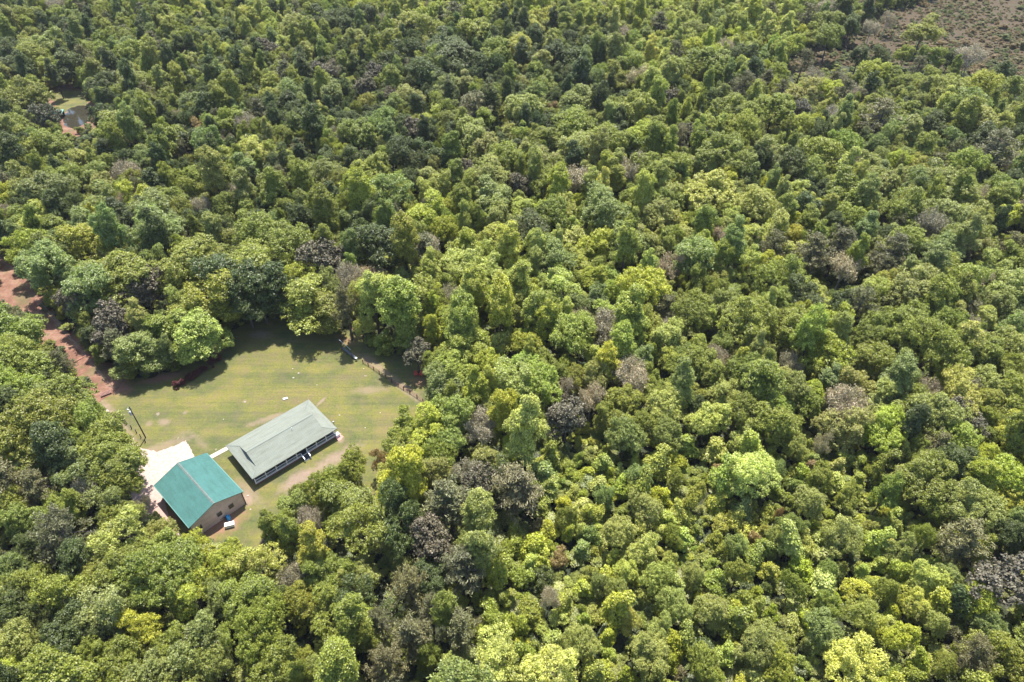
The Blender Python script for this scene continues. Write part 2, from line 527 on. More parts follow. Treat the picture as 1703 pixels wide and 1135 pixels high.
MB().add([(IU0 + 0.05, IV0 + 0.15, IZ), (IU0 + 0.05, IV1 - 0.15, IZ), (IU0 + 0.05, RV, RZ - 0.12)], [(0, 2, 1)]).build('gable', M_gable, house)
MB().add([(IU1 - 0.05, IV0 + 0.15, IZ), (IU1 - 0.05, IV1 - 0.15, IZ), (IU1 - 0.05, RV, RZ - 0.12)], [(0, 1, 2)]).build('gable', M_gable, house)
tr = MB()
tr.bar(r0[:2] + (RZ + 0.03,), r1[:2] + (RZ + 0.03,), 0.22, 0.05)
for k in range(4):
    tr.bar((eL[k][0], eL[k][1], HE + 0.02), (iL[k][0], iL[k][1], IZ + 0.03), 0.14, 0.05)
tr.build('ridge_cap', M_sage_trim, house)
fa = MB()
for k in range(4):
    a, b2 = eL[k], eL[(k + 1) % 4]
    fa.bar((a[0], a[1], HE - 0.12), (b2[0], b2[1], HE - 0.12), 0.05, 0.2)
fa.build('fascia', M_sage_trim, house)
# walls: porch is open on the near side
wy0 = -hw + 2.6
MB().box((0, (wy0 + hw - 0.5) / 2, 1.36), (HL - 0.9, hw - 0.5 - wy0, 2.72)).build('wall', M_brick, house)
MB().box((0, -hw + 0.45, 0.28), (HL - 0.7, 0.2, 0.56)).box((-hl + 0.45, -hw + 1.4, 0.28), (0.2, 1.8, 0.56)).box((hl - 0.45, -hw + 1.4, 0.28), (0.2, 1.8, 0.56)).build('porch_foundation', M_brick, house)
MB().box((0, -hw + 1.45, 0.62), (HL - 0.6, 2.24, 0.12)).build('porch_floor', M_deck, house)
MB().box((0, -hw + 0.33, 0.63), (HL - 0.6, 0.05, 0.16)).build('porch_edge_board', M_white, house)
posts = [-9.55 + 2.39 * k for k in range(9)]
for u in posts:
    MB().box((u, -hw + 0.42, 1.70), (0.18, 0.18, 2.04)).box((u, -hw + 0.42, 0.78), (0.2, 0.2, 0.16)).box((u, -hw + 0.42, 2.65), (0.2, 0.2, 0.12)).build('porch_post', M_white, house)
S0, S1 = posts[4] + 0.95, posts[5] - 0.06
spans = [(posts[k], posts[k + 1]) for k in range(8)]
spans[4] = (posts[4], S0)
for a, b2 in spans:
    r = MB()
    y = -hw + 0.42
    r.box(((a + b2) / 2, y, 1.52), (b2 - a - 0.18, 0.14, 0.08))
    r.box(((a + b2) / 2, y, 0.80), (b2 - a - 0.18, 0.09, 0.08))
    n = max(2, int((b2 - a) / 0.28))
    for k in range(1, n):
        r.box((a + (b2 - a) * k / n, y, 1.16), (0.035, 0.035, 0.66))
    r.build('railing', M_white, house)
st = MB()
for k in range(4):
    st.box(((S0 + S1) / 2, -hw + 0.12 - 0.32 * k, 0.50 - 0.13 * k - 0.06), (S1 - S0 - 0.1, 0.34, 0.05))
st.bar((S0 + 0.03, -hw + 0.28, 0.5), (S0 + 0.03, -hw - 1.05, 0.05), 0.05, 0.22)
st.bar((S1 - 0.03, -hw + 0.28, 0.5), (S1 - 0.03, -hw - 1.05, 0.05), 0.05, 0.22)
st.build('steps', M_deck, house)
for u in (S0, S1):
    h = MB()
    h.bar((u, -hw + 0.35, 1.5), (u, -hw - 1.1, 1.0), 0.16, 0.06)
    h.bar((u, -hw + 0.35, 0.95), (u, -hw - 1.1, 0.42), 0.05, 0.05)
    h.box((u, -hw - 1.1, 0.52), (0.12, 0.12, 1.04))
    h.build('step_handrail', M_white, house)
for u in (-7.4, -4.4, 3.2, 6.6):
    w_ = MB().box((u, wy0 - 0.02, 1.75), (1.1, 0.06, 1.4)).build('window', M_frame, house)
    MB().box((u, wy0 - 0.06, 1.75), (0.92, 0.03, 1.22)).build('pane', M_glass, w_)
d_ = MB().box(((S0 + S1) / 2, wy0 - 0.02, 1.7), (1.05, 0.06, 2.05)).build('door', simple('dark_green_door', (0.03, 0.07, 0.06), 0.5), house)
MB().box(((S0 + S1) / 2 + 0.38, wy0 - 0.08, 1.65), (0.05, 0.06, 0.12)).build('handle', M_darkmetal, d_)
vp = MB().tube([(2.1, -1.2, IZ + 0.9), (2.1, -1.2, IZ + 1.65)], [0.07, 0.07], 8).build('vent_pipe', M_white, house)
p = at(551.5, 703, 0)
lx, ly = (lambda q: ((q.x - HX) * math.cos(HA) + (q.y - HY) * math.sin(HA), -(q.x - HX) * math.sin(HA) + (q.y - HY) * math.cos(HA)))(p)

# ------------------------------------------------------------------ the barn
BX, BY, BA = -62.43, 82.44, 0.8235
BU, BV, BE, BR = 11.28, 14.36, 3.99, 1.95
barn = empty('metal_barn', (BX, BY, 0), BA)
tag(barn, 'tan metal garage barn with teal gabled roof and three small end windows', 'barn')
bu, bv = BU / 2, BV / 2
MB().slab([(-bu, -bv, BE), (0, -bv, BE + BR), (0, bv, BE + BR), (-bu, bv, BE)], 0.07).slab([(0, -bv, BE + BR), (bu, -bv, BE), (bu, bv, BE), (0, bv, BE + BR)], 0.07).build('roof', M_teal, barn)
MB().add([(-0.24, -bv - 0.01, BE + BR - 0.055), (0, -bv - 0.01, BE + BR + 0.035), (0.24, -bv - 0.01, BE + BR - 0.055), (-0.24, bv + 0.01, BE + BR - 0.055), (0, bv + 0.01, BE + BR + 0.035), (0.24, bv + 0.01, BE + BR - 0.055)],
         [(0, 1, 4, 3), (1, 2, 5, 4)]).build('ridge_cap', M_ridge, barn)
for v in (-bv - 0.03, bv + 0.03):
    rt = MB()
    rt.bar((-bu, v, BE - 0.03), (0, v, BE + BR - 0.03), 0.06, 0.14).bar((0, v, BE + BR - 0.03), (bu, v, BE - 0.03), 0.06, 0.14)
    rt.build('rake_trim', M_teal_trim, barn)
for u in (-bu - 0.07, bu + 0.07):
    g = MB().bar((u, -bv, BE - 0.08), (u, bv, BE - 0.08), 0.13, 0.11).build('gutter', M_teal_trim, barn)
x0, y0 = bu - 0.32, bv - 0.30
for v, flip in ((-y0, False), (y0, True)):
    MB().add([(-x0, v, 0), (x0, v, 0), (x0, v, BE), (0, v, BE + BR * x0 / bu), (-x0, v, BE)], [(4, 3, 2, 1, 0) if flip else (0, 1, 2, 3, 4)]).build('gable_wall', M_tan_lifted, barn)
for u, flip in ((-x0, True), (x0, False)):
    MB().add([(u, -y0, 0), (u, y0, 0), (u, y0, BE + 0.05), (u, -y0, BE + 0.05)], [(3, 2, 1, 0) if flip else (0, 1, 2, 3)]).build('side_wall', M_tan_side, barn)
M_gframe = simple('grey_window_frame', (0.10, 0.115, 0.10), 0.5)
for u in (-x0 * 0.755, 0.15, x0 * 0.5):
    w_ = MB().box((u, -y0 - 0.02, 2.0), (1.05, 0.07, 1.15)).build('window', M_gframe, barn)
    MB().box((u, -y0 - 0.065, 1.76), (0.86, 0.03, 0.48)).box((u, -y0 - 0.05, 2.27), (0.86, 0.03, 0.46)).build('pane', M_glass, w_)
MB().tube([(x0 + 0.25, -bv + 0.1, BE - 0.15), (x0 + 0.08, -y0 - 0.08, BE - 0.65), (x0 + 0.08, -y0 - 0.08, 0.25), (x0 + 0.1, -y0 - 0.5, 0.08)], [0.06] * 4, 6).build('downspout', M_darkmetal, barn)
MB().box((x0 + 0.02, -y0 - 0.02, BE / 2 - 0.05), (0.12, 0.12, BE - 0.1)).build('corner_trim', M_darkmetal, barn)
for u in (-2.7, 2.7):
    MB().box((u, y0 + 0.03, 1.55), (3.2, 0.08, 3.0)).build('garage_door', simple('cream_garage_door', (0.55, 0.52, 0.46), 0.6, 0.05), barn)
MB().box((-x0 - 0.03, 1.0, 1.4), (0.07, 3.2, 2.8)).build('sliding_door', M_darkmetal, barn)

# ------------------------------------------------------------------ poles, fences, small things
M_pole = simple('old_pole_wood', (0.05, 0.042, 0.038), 0.9, 0.3, 5)
M_grey = simple('galvanised_grey', (0.45, 0.48, 0.5), 0.4, 0.1, 6)
pp = at(242.3, 728.3)
pole = empty('utility_pole', pp)
tag(pole, 'tall dark wooden utility pole with grey transformer at the lawn corner', 'utility pole')
MB().tube([(0, 0, 0), (0, 0, 5), (0, 0, 9.9)], [0.14, 0.12, 0.09], 10).build('pole_shaft', M_pole, pole)
MB().tube([(-0.38, -0.05, 7.35), (-0.38, -0.05, 7.5), (-0.38, -0.05, 8.35), (-0.38, -0.05, 8.5)], [0.2, 0.27, 0.27, 0.12], 12).box((-0.14, -0.03, 7.9), (0.25, 0.1, 0.5)).build('transformer', M_grey, pole)
MB().bar((-0.45, 0.15, 9.35), (0.35, -0.1, 9.35), 0.09, 0.11).build('crossarm', M_pole, pole)
for dx, dy in ((-0.4, 0.13), (0.02, 0.0), (0.3, -0.08)):
    MB().tube([(dx, dy, 9.40 if dx else 9.9), (dx, dy, 9.62 if dx else 10.12)], [0.07, 0.05], 8).build('insulator', M_grey, pole)
MB().tube([(-0.1, 0.05, 8.6), (-0.75, 0.3, 8.75)], [0.03, 0.03], 6).box((-0.85, 0.34, 8.72), (0.4, 0.2, 0.12), -0.4).build('yard_light', M_grey, pole)
M_wire = simple('cable', (0.10, 0.10, 0.10), 0.4, 0.1)
def wire(a, b, sag, name='power_line', r=0.009, **kw):
    a, b = Vector(a), Vector(b)
    pts = []
    for k in range(17):
        s = k / 16
        q = a.lerp(b, s); q.z -= sag * 4 * s * (1 - s)
        pts.append(q)
    o = MB().tube(pts, [r] * 17, 4).build(name, M_wire)
    return tag(o, **kw)
far = at(-70, 352, 0)
wire((pp.x - 0.4, pp.y + 0.13, 9.62), (far.x - 0.4, far.y, 9.4), 1.0, label='left strand of the two power lines above the red dirt road', category='power line', group='power lines over the dirt road')
wire((pp.x + 0.3, pp.y - 0.08, 9.62), (far.x + 0.4, far.y, 9.4), 1.1, label='right strand of the two power lines above the red dirt road', category='power line', group='power lines over the dirt road')

def fence(label, pxs, h, rail=None, mat=M_woodd, thick=0.11):
    base = at(*pxs[0])
    f = empty('fence', base)
    tag(f, label, 'fence')
    loc = [at(*p) - base for p in pxs]
    rnd = random.Random(5)
    for q in loc:
        hh = h * rnd.uniform(0.92, 1.08)
        MB().tube([(q.x, q.y, 0), (q.x + rnd.gauss(0, 0.02), q.y + rnd.gauss(0, 0.02), hh)], [thick, thick * 0.85], 7).build('fence_post', mat, f)
    zs = rail or (0.35, 0.7, 1.05)
    for z in zs:
        m = MB()
        for a, b2 in zip(loc, loc[1:]):
            m.bar((a.x, a.y, z), (b2.x, b2.y, z), 0.012 if not rail else 0.05, 0.012 if not rail else 0.04)
        m.build('wire_strand' if not rail else 'rail', M_wire if not rail else mat, f)
    return f
C1 = lambda x, y: (200 + x / 11.35, 660 + y / 11.35)
fence('row of short dark wooden posts beside the driveway and utility pole', [C1(-75, 395), C1(45, 462), C1(130, 520), C1(218, 605), C1(312, 688), C1(395, 775), C1(478, 862)], 1.15)
C4 = lambda x, y: (550 + x / 7.094, 540 + y / 7.094)
fence('low wire fence of dark red-brown posts along the shaded right lawn edge', [C4(382, 455), C4(445, 490), C4(510, 535), C4(575, 583), C4(652, 632), C4(722, 682), C4(796, 730), C4(860, 770), C4(935, 812), C4(1020, 868), C4(1090, 918), C4(1150, 950)],
      1.15, rail=(0.25, 0.6, 1.0), mat=simple('red_brown_post', (0.10, 0.045, 0.035), 0.9, 0.25, 6), thick=0.12)

# goal-like frame at the lawn edge
pa, pb = at(*C4(133, 300)), at(*C4(255, 408))
fr = empty('hammock_frame', pa)
tag(fr, 'tall dark two-post frame with top bar and hanging grey-blue panel at the lawn edge', 'frame')
q = pb - pa
for e in (Vector((0, 0, 0)), q):
    MB().tube([(e.x, e.y, 0), (e.x, e.y, 3.2)], [0.08, 0.07], 8).build('post', M_darkmetal, fr)
MB().tube([(-0.1 * q.x, -0.1 * q.y, 3.22), (1.04 * q.x, 1.04 * q.y, 3.22)], [0.05, 0.05], 8).build('top_bar', M_grey, fr)
MB().slab([(0.05 * q.x, 0.05 * q.y, 0.55), (1.2 * q.x + 0.2, 1.2 * q.y + 0.2, 0.5), (1.15 * q.x + 0.5, 1.15 * q.y + 0.7, 0.75), (0.05 * q.x + 0.3, 0.05 * q.y + 0.5, 0.8)], 0.06).build('panel', simple('grey_blue_fabric', (0.085, 0.09, 0.10), 0.8, 0.15, 5), fr)
for s, dx, dy in ((0.15, 0.2, 0.4), (0.85, 0.3, 0.5)):
    MB().tube([(s * q.x, s * q.y, 3.2), (s * q.x + dx, s * q.y + dy, 0.7)], [0.015, 0.015], 4).build('rope', M_grey, fr)

# feeder / stone marker beside the frame
g = empty('grill', at(*C4(305, 425)))
tag(g, 'small round black kettle grill with white lid beside the two-post frame', 'grill')
MB().tube([(0, 0, 0.55), (0, 0, 0.62), (0, 0, 0.8)], [0.12, 0.25, 0.30], 14).build('bowl', M_darkmetal, g)
MB().tube([(0, 0, 0.81), (0, 0, 0.95), (0, 0, 1.05)], [0.31, 0.24, 0.06], 14).build('lid', M_white, g)
for k in range(3):
    a = k * 2.1
    MB().tube([(0.08 * math.cos(a), 0.08 * math.sin(a), 0.58), (0.32 * math.cos(a), 0.32 * math.sin(a), 0)], [0.025, 0.025], 5).build('leg', M_darkmetal, g)

# two red garden chairs under the dark tree
M_red = simple('coral_red_plastic', (0.62, 0.10, 0.075), 0.45, 0.08, 6)
def chair(loc, rz, label):
    c = empty('garden_chair', loc, rz)
    tag(c, label, 'chair', 'red garden chairs under the dark tree')
    MB().add([(-0.33, -0.30, 0.42), (0.33, -0.30, 0.42), (0.30, 0.30, 0.30), (-0.30, 0.30, 0.30), (-0.33, -0.30, 0.37), (0.33, -0.30, 0.37), (0.30, 0.30, 0.25), (-0.30, 0.30, 0.25)],
             [(0, 1, 2, 3), (7, 6, 5, 4), (0, 4, 5, 1), (1, 5, 6, 2), (2, 6, 7, 3), (3, 7, 4, 0)]).build('seat', M_red, c)
    b = MB()
    for k in range(5):
        x = -0.28 + k * 0.14
        b.bar((x, 0.28, 0.30), (x * 1.25, 0.62, 1.12 - 0.05 * abs(k - 2)), 0.11, 0.035)
    b.bar((-0.3, 0.40, 0.62), (0.3, 0.40, 0.62), 0.05, 0.07)
    b.build('backrest', M_red, c)
    for s in (-1, 1):
        MB().bar((s * 0.40, -0.38, 0.60), (s * 0.38, 0.40, 0.60), 0.14, 0.04).build('armrest', M_red, c)
        MB().bar((s * 0.38, -0.30, 0), (s * 0.38, -0.30, 0.58), 0.08, 0.05).build('leg', M_red, c)
        MB().bar((s * 0.33, -0.25, 0.36), (s * 0.36, 0.55, 0.03), 0.05, 0.12).build('leg', M_red, c)
chair(at(*C4(1005, 600)), 0.25, 'left one of two coral red garden chairs under the dark tree')
chair(at(*C4(1066, 604)), -0.3, 'right one of two coral red garden chairs under the dark tree')

# white bench-like lid on the lawn behind the house, well cover
p = at(475, 664)
w = empty('septic_lid', p, 0.5)
tag(w, 'small white rectangular lid with a dark cap lying on the lawn behind the house', 'lid')
MB().box((0, 0, 0.16), (1.15, 0.55, 0.28), 0, 0.94).build('cover', M_white, w, bevel=0.03)
MB().tube([(0.42, 0.1, 0.30), (0.42, 0.1, 0.40)], [0.11, 0.09], 10).build('cap', M_darkmetal, w)

# white chest and blue drum behind the barn
C2 = lambda x, y: (360 + x / 11.35, 780 + y / 11.35)
p = at(*C2(262, 1085))
cpt = empty('chest', p, 0.30)
tag(cpt, 'white box-shaped chest with dark vent standing on grass behind the barn', 'chest')
MB().box((0, 0, 0.42), (1.75, 0.85, 0.76), 0, 0.985).build('body', M_white, cpt, bevel=0.04)
MB().box((0, 0, 0.845), (1.80, 0.90, 0.07)).build('lid', M_white, cpt, bevel=0.02)
MB().tube([(0.42, 0.1, 0.88), (0.42, 0.1, 0.93)], [0.12, 0.12], 12).build('vent', M_darkmetal, cpt)
for sx in (-0.7, 0.7):
    for sy in (-0.3, 0.3):
        MB().box((sx, sy, 0.025), (0.12, 0.12, 0.06)).build('foot', M_darkmetal, cpt)
p = at(*C2(238, 950))
M_blue = simple('bright_blue_plastic', (0.02, 0.30, 0.60), 0.4, 0.1, 6)
dr = empty('drum', p)
tag(dr, 'bright blue plastic drum in the shade behind the barn', 'drum')
MB().tube([(0, 0, 0), (0, 0, 0.05), (0, 0, 0.45), (0, 0, 0.5), (0, 0, 0.9), (0, 0, 0.97)], [0.33, 0.38, 0.38, 0.40, 0.38, 0.33], 18).build('body', M_blue, dr, smooth=False)
MB().tube([(0.12, 0.12, 0.97), (0.12, 0.12, 1.01)], [0.06, 0.06], 8).build('bung', M_darkmetal, dr)
p = at(*C2(160, 935))
wb = empty('wheelbarrow', p, 0.6)
tag(wb, 'dark wheelbarrow beside the blue drum behind the barn', 'wheelbarrow')
MB().add([(-0.35, -0.28, 0.62), (0.5, -0.32, 0.68), (0.5, 0.32, 0.68), (-0.35, 0.28, 0.62), (-0.2, -0.17, 0.34), (0.28, -0.2, 0.34), (0.28, 0.2, 0.34), (-0.2, 0.17, 0.34)],
         [(4, 5, 6, 7), (0, 1, 5, 4), (1, 2, 6, 5), (2, 3, 7, 6), (3, 0, 4, 7)]).build('tray', simple('dark_blue_steel', (0.02, 0.05, 0.10), 0.5), wb)
MB().tube([(0.62, -0.05, 0.2), (0.62, 0.05, 0.2)], [0.2, 0.2], 14).build('wheel', M_darkmetal, wb)
for s in (-1, 1):
    MB().bar((0.6, s * 0.08, 0.22), (-0.85, s * 0.28, 0.62), 0.04).build('handle', M_darkmetal, wb)
    MB().bar((-0.2, s * 0.2, 0.36), (-0.25, s * 0.22, 0.0), 0.04).build('leg', M_darkmetal, wb)

# air conditioner, brick pad and bin at the right end of the house
C3 = lambda x, y: (480 + x / 11.35, 680 + y / 11.35)
pad = sheet('brick_pad', [at(*C3(*c)) for c in ((880, 470), (985, 470), (1030, 540), (950, 610), (890, 560))], 0.05, simple('pink_brick_paving', (0.42, 0.20, 0.17), 0.9, 0.25, 5), 0.08, 0.4, 11)
ac = empty('air_conditioner', at(*C3(925, 520)), HA)
tag(ac, 'white boxy air conditioner on pinkish paving at the right end of the house', 'air conditioner')
MB().box((0, 0, 0.48), (0.95, 0.9, 0.76)).build('casing', M_white, ac, bevel=0.03)
MB().tube([(0, 0, 0.87), (0, 0, 0.90)], [0.36, 0.36], 16).build('fan_grille', simple('light_grille', (0.5, 0.5, 0.5), 0.5), ac)
MB().box((0, 0, 0.075), (1.1, 1.05, 0.05)).build('base', simple('grey_concrete_base', (0.4, 0.38, 0.35), 0.9), ac)
cb = empty('cable_box', at(*C3(862, 320)), HA)
tag(cb, 'small pale meter box on a post beyond the house end wall', 'meter box')
MB().box((0, 0, 1.1), (0.35, 0.2, 0.5)).build('box', M_grey, cb, bevel=0.02)
MB().box((0, 0, 0.45), (0.09, 0.09, 0.9)).build('post', M_woodd, cb)

# reddish pallet stack at the road end of the lawn
p = at(176.5, 656)
pl = empty('pallet_stack', p, 0.62)
tag(pl, 'low stack of weathered reddish pallets at the end of the dirt road', 'pallet stack')
M_pal = simple('reddish_old_timber', (0.22, 0.12, 0.10), 0.9, 0.25, 5)
for k in range(3):
    z = 0.16 * k
    m = MB()
    for j in range(3):
        m.box((0, -0.55 + 0.55 * j, z + 0.045), (2.3, 0.1, 0.09))
    for j in range(9):
        m.box((-1.08 + 0.27 * j, 0, z + 0.11), (0.15, 1.25, 0.03))
    m.build('pallet', M_pal, pl)
p0_, p1_ = at(124, 603), at(143, 592)
lg = MB().tube([p0_ + Vector((0, 0, 0.12)), p0_.lerp(p1_, 0.5) + Vector((0.15, 0, 0.14)), p1_ + Vector((0, 0, 0.10))], [0.16, 0.14, 0.09], 8).build('log', simple('peeled_red_log', (0.34, 0.15, 0.11), 0.85, 0.2, 4))
tag(lg, 'thin peeled reddish log lying across the shaded dirt road verge', 'log')

# teal-roofed shed by the pond
sp = at(93, 187, 2.2); sp.z = 0
sh = empty('pond_shed', sp, 0.15)
tag(sh, 'tiny open shed with pale teal roof at the pond edge', 'shed')
MB().slab([(-2.7, -1.6, 2.1), (2.7, -1.6, 2.1), (2.7, 1.6, 2.6), (-2.7, 1.6, 2.6)], 0.08).build('roof', simple('pale_teal_sheet', (0.16, 0.36, 0.32), 0.5, 0.08), sh)
for sx in (-2.4, 2.4):
    for sy, hh in ((-1.35, 2.03), (1.35, 2.45)):
        MB().box((sx, sy, hh / 2), (0.12, 0.12, hh)).build('post', M_woodd, sh)
MB().box((0, 1.35, 1.1), (4.66, 0.06, 2.2)).build('back_wall', M_woodd, sh)

# pale stones scattered on the lawn
M_stone = simple('pale_stone', (0.36, 0.31, 0.26), 0.9, 0.1, 5)
C4b = lambda x, y: (400 + x / 4.728, 500 + y / 4.728)
C5 = lambda x, y: (150 + x / 4.866, 500 + y / 4.866)
spots = [(C4b(410, 537), 'pale stone nearest the top of the lawn centre'), (C4b(456, 573), 'larger pale stone between two smaller ones on the open lawn'), (C4b(416, 610), 'pale stone below the larger one on the open lawn'),
         (C4b(601, 665), 'lone small pale stone right of the mown lawn centre'), (C4b(968, 537), 'pale stone at the near end of the wire fence'), (C4b(1098, 884), 'lone pale stone on the lower right lawn'),
         (C4b(778, 903), 'pale stone near a dark grass spot beyond the house end'), (C4b(980, 1003), 'pale stone on the lawn right of the air conditioner'), (C5(275, 927), 'pale stone left of the utility pole top'),
         (C5(1078, 962), 'pale stone lying in lawn behind the long house'), (C2(642, 768), 'white stone by the barn shadow corner'), (C2(592, 510), 'pale block near the barn downspout'),
         (C4b(35, 800), 'reddish stone on the lawn left of the white lid')]
for k, (s, lab) in enumerate(spots):
    rnd = random.Random(40 + k)
    r = rnd.uniform(0.14, 0.22) * (1.4 if 'larger' in lab or 'block' in lab else 1)
    vs, fs = [], []
    m = MB()
    pts = [(0, 0, 0.0), (0.02, 0.01, r * 0.35), (0.0, 0.02, r * 0.55)]
    m.tube(pts, [r, r * 0.9, r * 0.35], 7)
    m.v = [(x * rnd.uniform(0.8, 1.2), y * rnd.uniform(0.8, 1.2), z) for x, y, z in m.v]
    o = m.build('stone', M_stone)
    o.location = at(*s) + Vector((0, 0, 0.01))
    tag(o, lab, 'stone', 'stones on the lawn')

# ------------------------------------------------------------------ foliage
M_leaf = leaf_mat('leaves', rough=0.46, transl=0.42)
M_mag = leaf_mat('glossy_leaves', speck=((0.27, 0.22, 0.16), 0.10), rough=0.7, transl=0.12, spread=0.9)
M_pine = leaf_mat('needles', transl=0.18, spread=0.9)
M_twig = leaf_mat('twigs', speck=((0.12, 0.13, 0.05), 0.15), transl=0.1, spread=0.7)
M_bark = simple('bark', (0.085, 0.07, 0.058), 0.95, 0.3, 1.5)
M_palebark = simple('pale_bark', (0.30, 0.27, 0.25), 0.9, 0.25, 1.5)

def unit(v):
    return v / np.maximum(np.linalg.norm(v, axis=-1, keepdims=True), 1e-9)

def leaf_mesh(name, P, N, size, mat, rs, aspect=1.0, fold=0.25):
    """Small folded diamond leaves at P facing N."""
    n = len(P)
    r = unit(rs.normal(size=(n, 3)))
    a = unit(np.cross(N, r))
    b = np.cross(N, a)
    s = (size * rs.uniform(0.65, 1.35, n))[:, None]
    V = np.empty((n, 4, 3))
    V[:, 0] = P + a * s * 0.5
    V[:, 1] = P + b * s * 0.42 * aspect - N * s * fold * 0.4
    V[:, 2] = P - a * s * 0.5
    V[:, 3] = P - b * s * 0.42 * aspect - N * s * fold * 0.4
    me = bpy.data.meshes.new(name)
    me.vertices.add(n * 4)
    me.vertices.foreach_set('co', V.reshape(-1))
    idx = np.arange(n * 4).reshape(n, 4)
    tri = np.concatenate([idx[:, [0, 1, 2]], idx[:, [0, 2, 3]]], 1).reshape(-1)
    me.loops.add(n * 6)
    me.loops.foreach_set('vertex_index', tri.astype(np.int32))
    me.polygons.add(n * 2)
    me.polygons.foreach_set('loop_start', np.arange(0, n * 6, 3, dtype=np.int32))
    me.update(calc_edges=True)
    me.materials.append(mat)
    return me

def ball(rs, n):
    return unit(rs.normal(size=(n, 3)))

def lobed_points(rs, lobes, per, puff_r, leaves, droop=-0.45, up=0.35, chaos=0.55):
    """Leaves on small puffs that sit on the outside of the big lobes: ragged, with dark gaps between."""
    C = np.array([l[:3] for l in lobes]); R = np.array([l[3] for l in lobes])
    P, N = [], []
    for j in range(len(lobes)):
        d = ball(rs, per)
        d = d[d[:, 2] > droop]
        flat = np.array([1, 1, 0.85])
        q = C[j] + d * flat * (R[j] * rs.uniform(0.62, 1.38, len(d)))[:, None]
        keep = np.ones(len(q), bool)
        for k in range(len(lobes)):
            if k != j:
                keep &= np.linalg.norm(q - C[k], axis=1) > R[k] * 0.80
        q, d = q[keep], d[keep]
        pr = puff_r * rs.uniform(0.55, 1.4, len(q))
        for c, dd, r in zip(q, d, pr):
            m = int(leaves * (r / puff_r) ** 1.3)
            e = unit(ball(rs, m) + dd * 0.55 + np.array([0, 0, 0.25]))
            P.append(c + e * (r * rs.uniform(0.3, 1.3, m))[:, None] * np.array([1, 1, 0.8]))
            N.append(unit(e * 0.9 + np.array([0, 0, up]) + rs.normal(size=(m, 3)) * chaos))
    return np.concatenate(P), np.concatenate(N)

def broad_lobes(rs, rx, rz, cz, n, lr, cone=0.0, lop=0.0):
    out = []
    ph = rs.uniform(0, 6.28)
    for k in range(n * 30):
        if len(out) >= n: break
        d = ball(rs, 1)[0]
        if d[2] < -0.55: continue
        s = rs.uniform(0.45, 0.94) * (1.0 + 0.22 * math.sin(2 * math.atan2(d[1], d[0]) + ph)) * (1.22 if rs.rand() < 0.15 else 1.0)
        z = d[2] * s
        w = 1.0 - cone * max(0, z + 0.2)
        p = np.array([d[0] * s * rx * w + lop * z, d[1] * s * rx * w, cz + z * rz])
        r = lr * rs.uniform(0.45, 1.2) * (w ** 0.4)
        if all(np.linalg.norm(p - o[:3]) > 0.5 * r for o in out):
            out.append(np.array([*p, r]))
    out.append(np.array([0, 0, cz - rz * 0.1, rx * 0.55]))
    return out

def trunk_mesh(rs, h, r0, tips, mat, name='trunk', lean=0.0, low=0.35):
    m = MB()
    top = Vector((lean, 0, h))
    pts = [Vector((0, 0, -0.2))] + [Vector((lean * s + rs.normal() * 0.06, rs.normal() * 0.06, h * s)) for s in (0.25, 0.5, 0.75)] + [top]
    m.tube(pts, [r0 * 1.25, r0, r0 * 0.8, r0 * 0.55, r0 * 0.15], 7)
    for t in tips:
        s = rs.uniform(low, 0.8)
        a = Vector((lean * s, 0, h * s))
        b = Vector(t)
        mid = a.lerp(b, 0.5) + Vector((0, 0, 0.25)) + Vector(rs.normal(size=3) * 0.15)
        m.tube([a, mid, b], [r0 * 0.42, r0 * 0.25, r0 * 0.07], 5)
    me = bpy.data.meshes.new(name)
    me.from_pydata(m.v, [], m.f)
    me.materials.append(mat)
    return me

PROTO = {}       # name -> dict(crown mesh, trunk mesh, radius, height, top)
def proto_broad(key, seed, rx, rz, cz, n, lr, per=110, puff=0.42, leaves=30, size=0.23, cone=0.0, droop=-0.45, mat=None, chaos=0.55, tr=0.22, extra_low=False, lop=0.0, up=0.65):
    rs = np.random.RandomState(seed)
    lobes = broad_lobes(rs, rx, rz, cz, n, lr, cone, lop)
    P, N = lobed_points(rs, lobes, per, puff, leaves, droop, up, chaos)
    me = leaf_mesh('crown', P, N, size, mat or M_leaf, rs)
    tips = [tuple(l[:3] * np.array([0.9, 0.9, 1])) for l in lobes[:9]]
    tm = trunk_mesh(rs, cz + rz * 0.45, tr, tips, M_bark)
    PROTO[key] = dict(crown=me, trunk=tm, r=float(np.percentile(np.hypot(P[:, 0], P[:, 1]), 93)), h=float(np.percentile(P[:, 2], 98)))

for k in range(5):
    proto_broad('round%d' % k, 10 + k, 4.2, 5.3, 7.6, 20 + k, 1.6, per=95)
for k in range(3):
    proto_broad('wide%d' % k, 30 + k, 5.6, 4.0, 7.6, 30, 1.75, per=95)
for k in range(3):
    proto_broad('dense%d' % k, 60 + k, 4.6, 4.6, 7.8, 22, 1.8, per=120, puff=0.40, leaves=28, chaos=0.45, size=0.23)
for k in range(4):
    proto_broad('tall%d' % k, 40 + k, 2.8, 7.2, 8.3, 24, 1.25, per=80, puff=0.42, cone=0.62, lop=0.3 * (k - 1))
for k in range(3):
    proto_broad('full%d' % k, 140 + k, 4.0, 6.6, 6.3, 26, 1.45, per=95, puff=0.42, leaves=20, cone=0.35, droop=-0.9)
for k in range(3):
    proto_broad('loose%d' % k, 50 + k, 4.3, 5.2, 8.0, 16, 1.3, per=62, puff=0.42, leaves=26, chaos=0.8, size=0.23)
for k in range(2):
    proto_broad('magnolia%d' % k, 70 + k, 3.4, 4.8, 7.6, 16, 1.45, per=46, puff=0.5, leaves=22, size=0.36, mat=M_mag, chaos=0.9, cone=0.25, droop=-0.7)
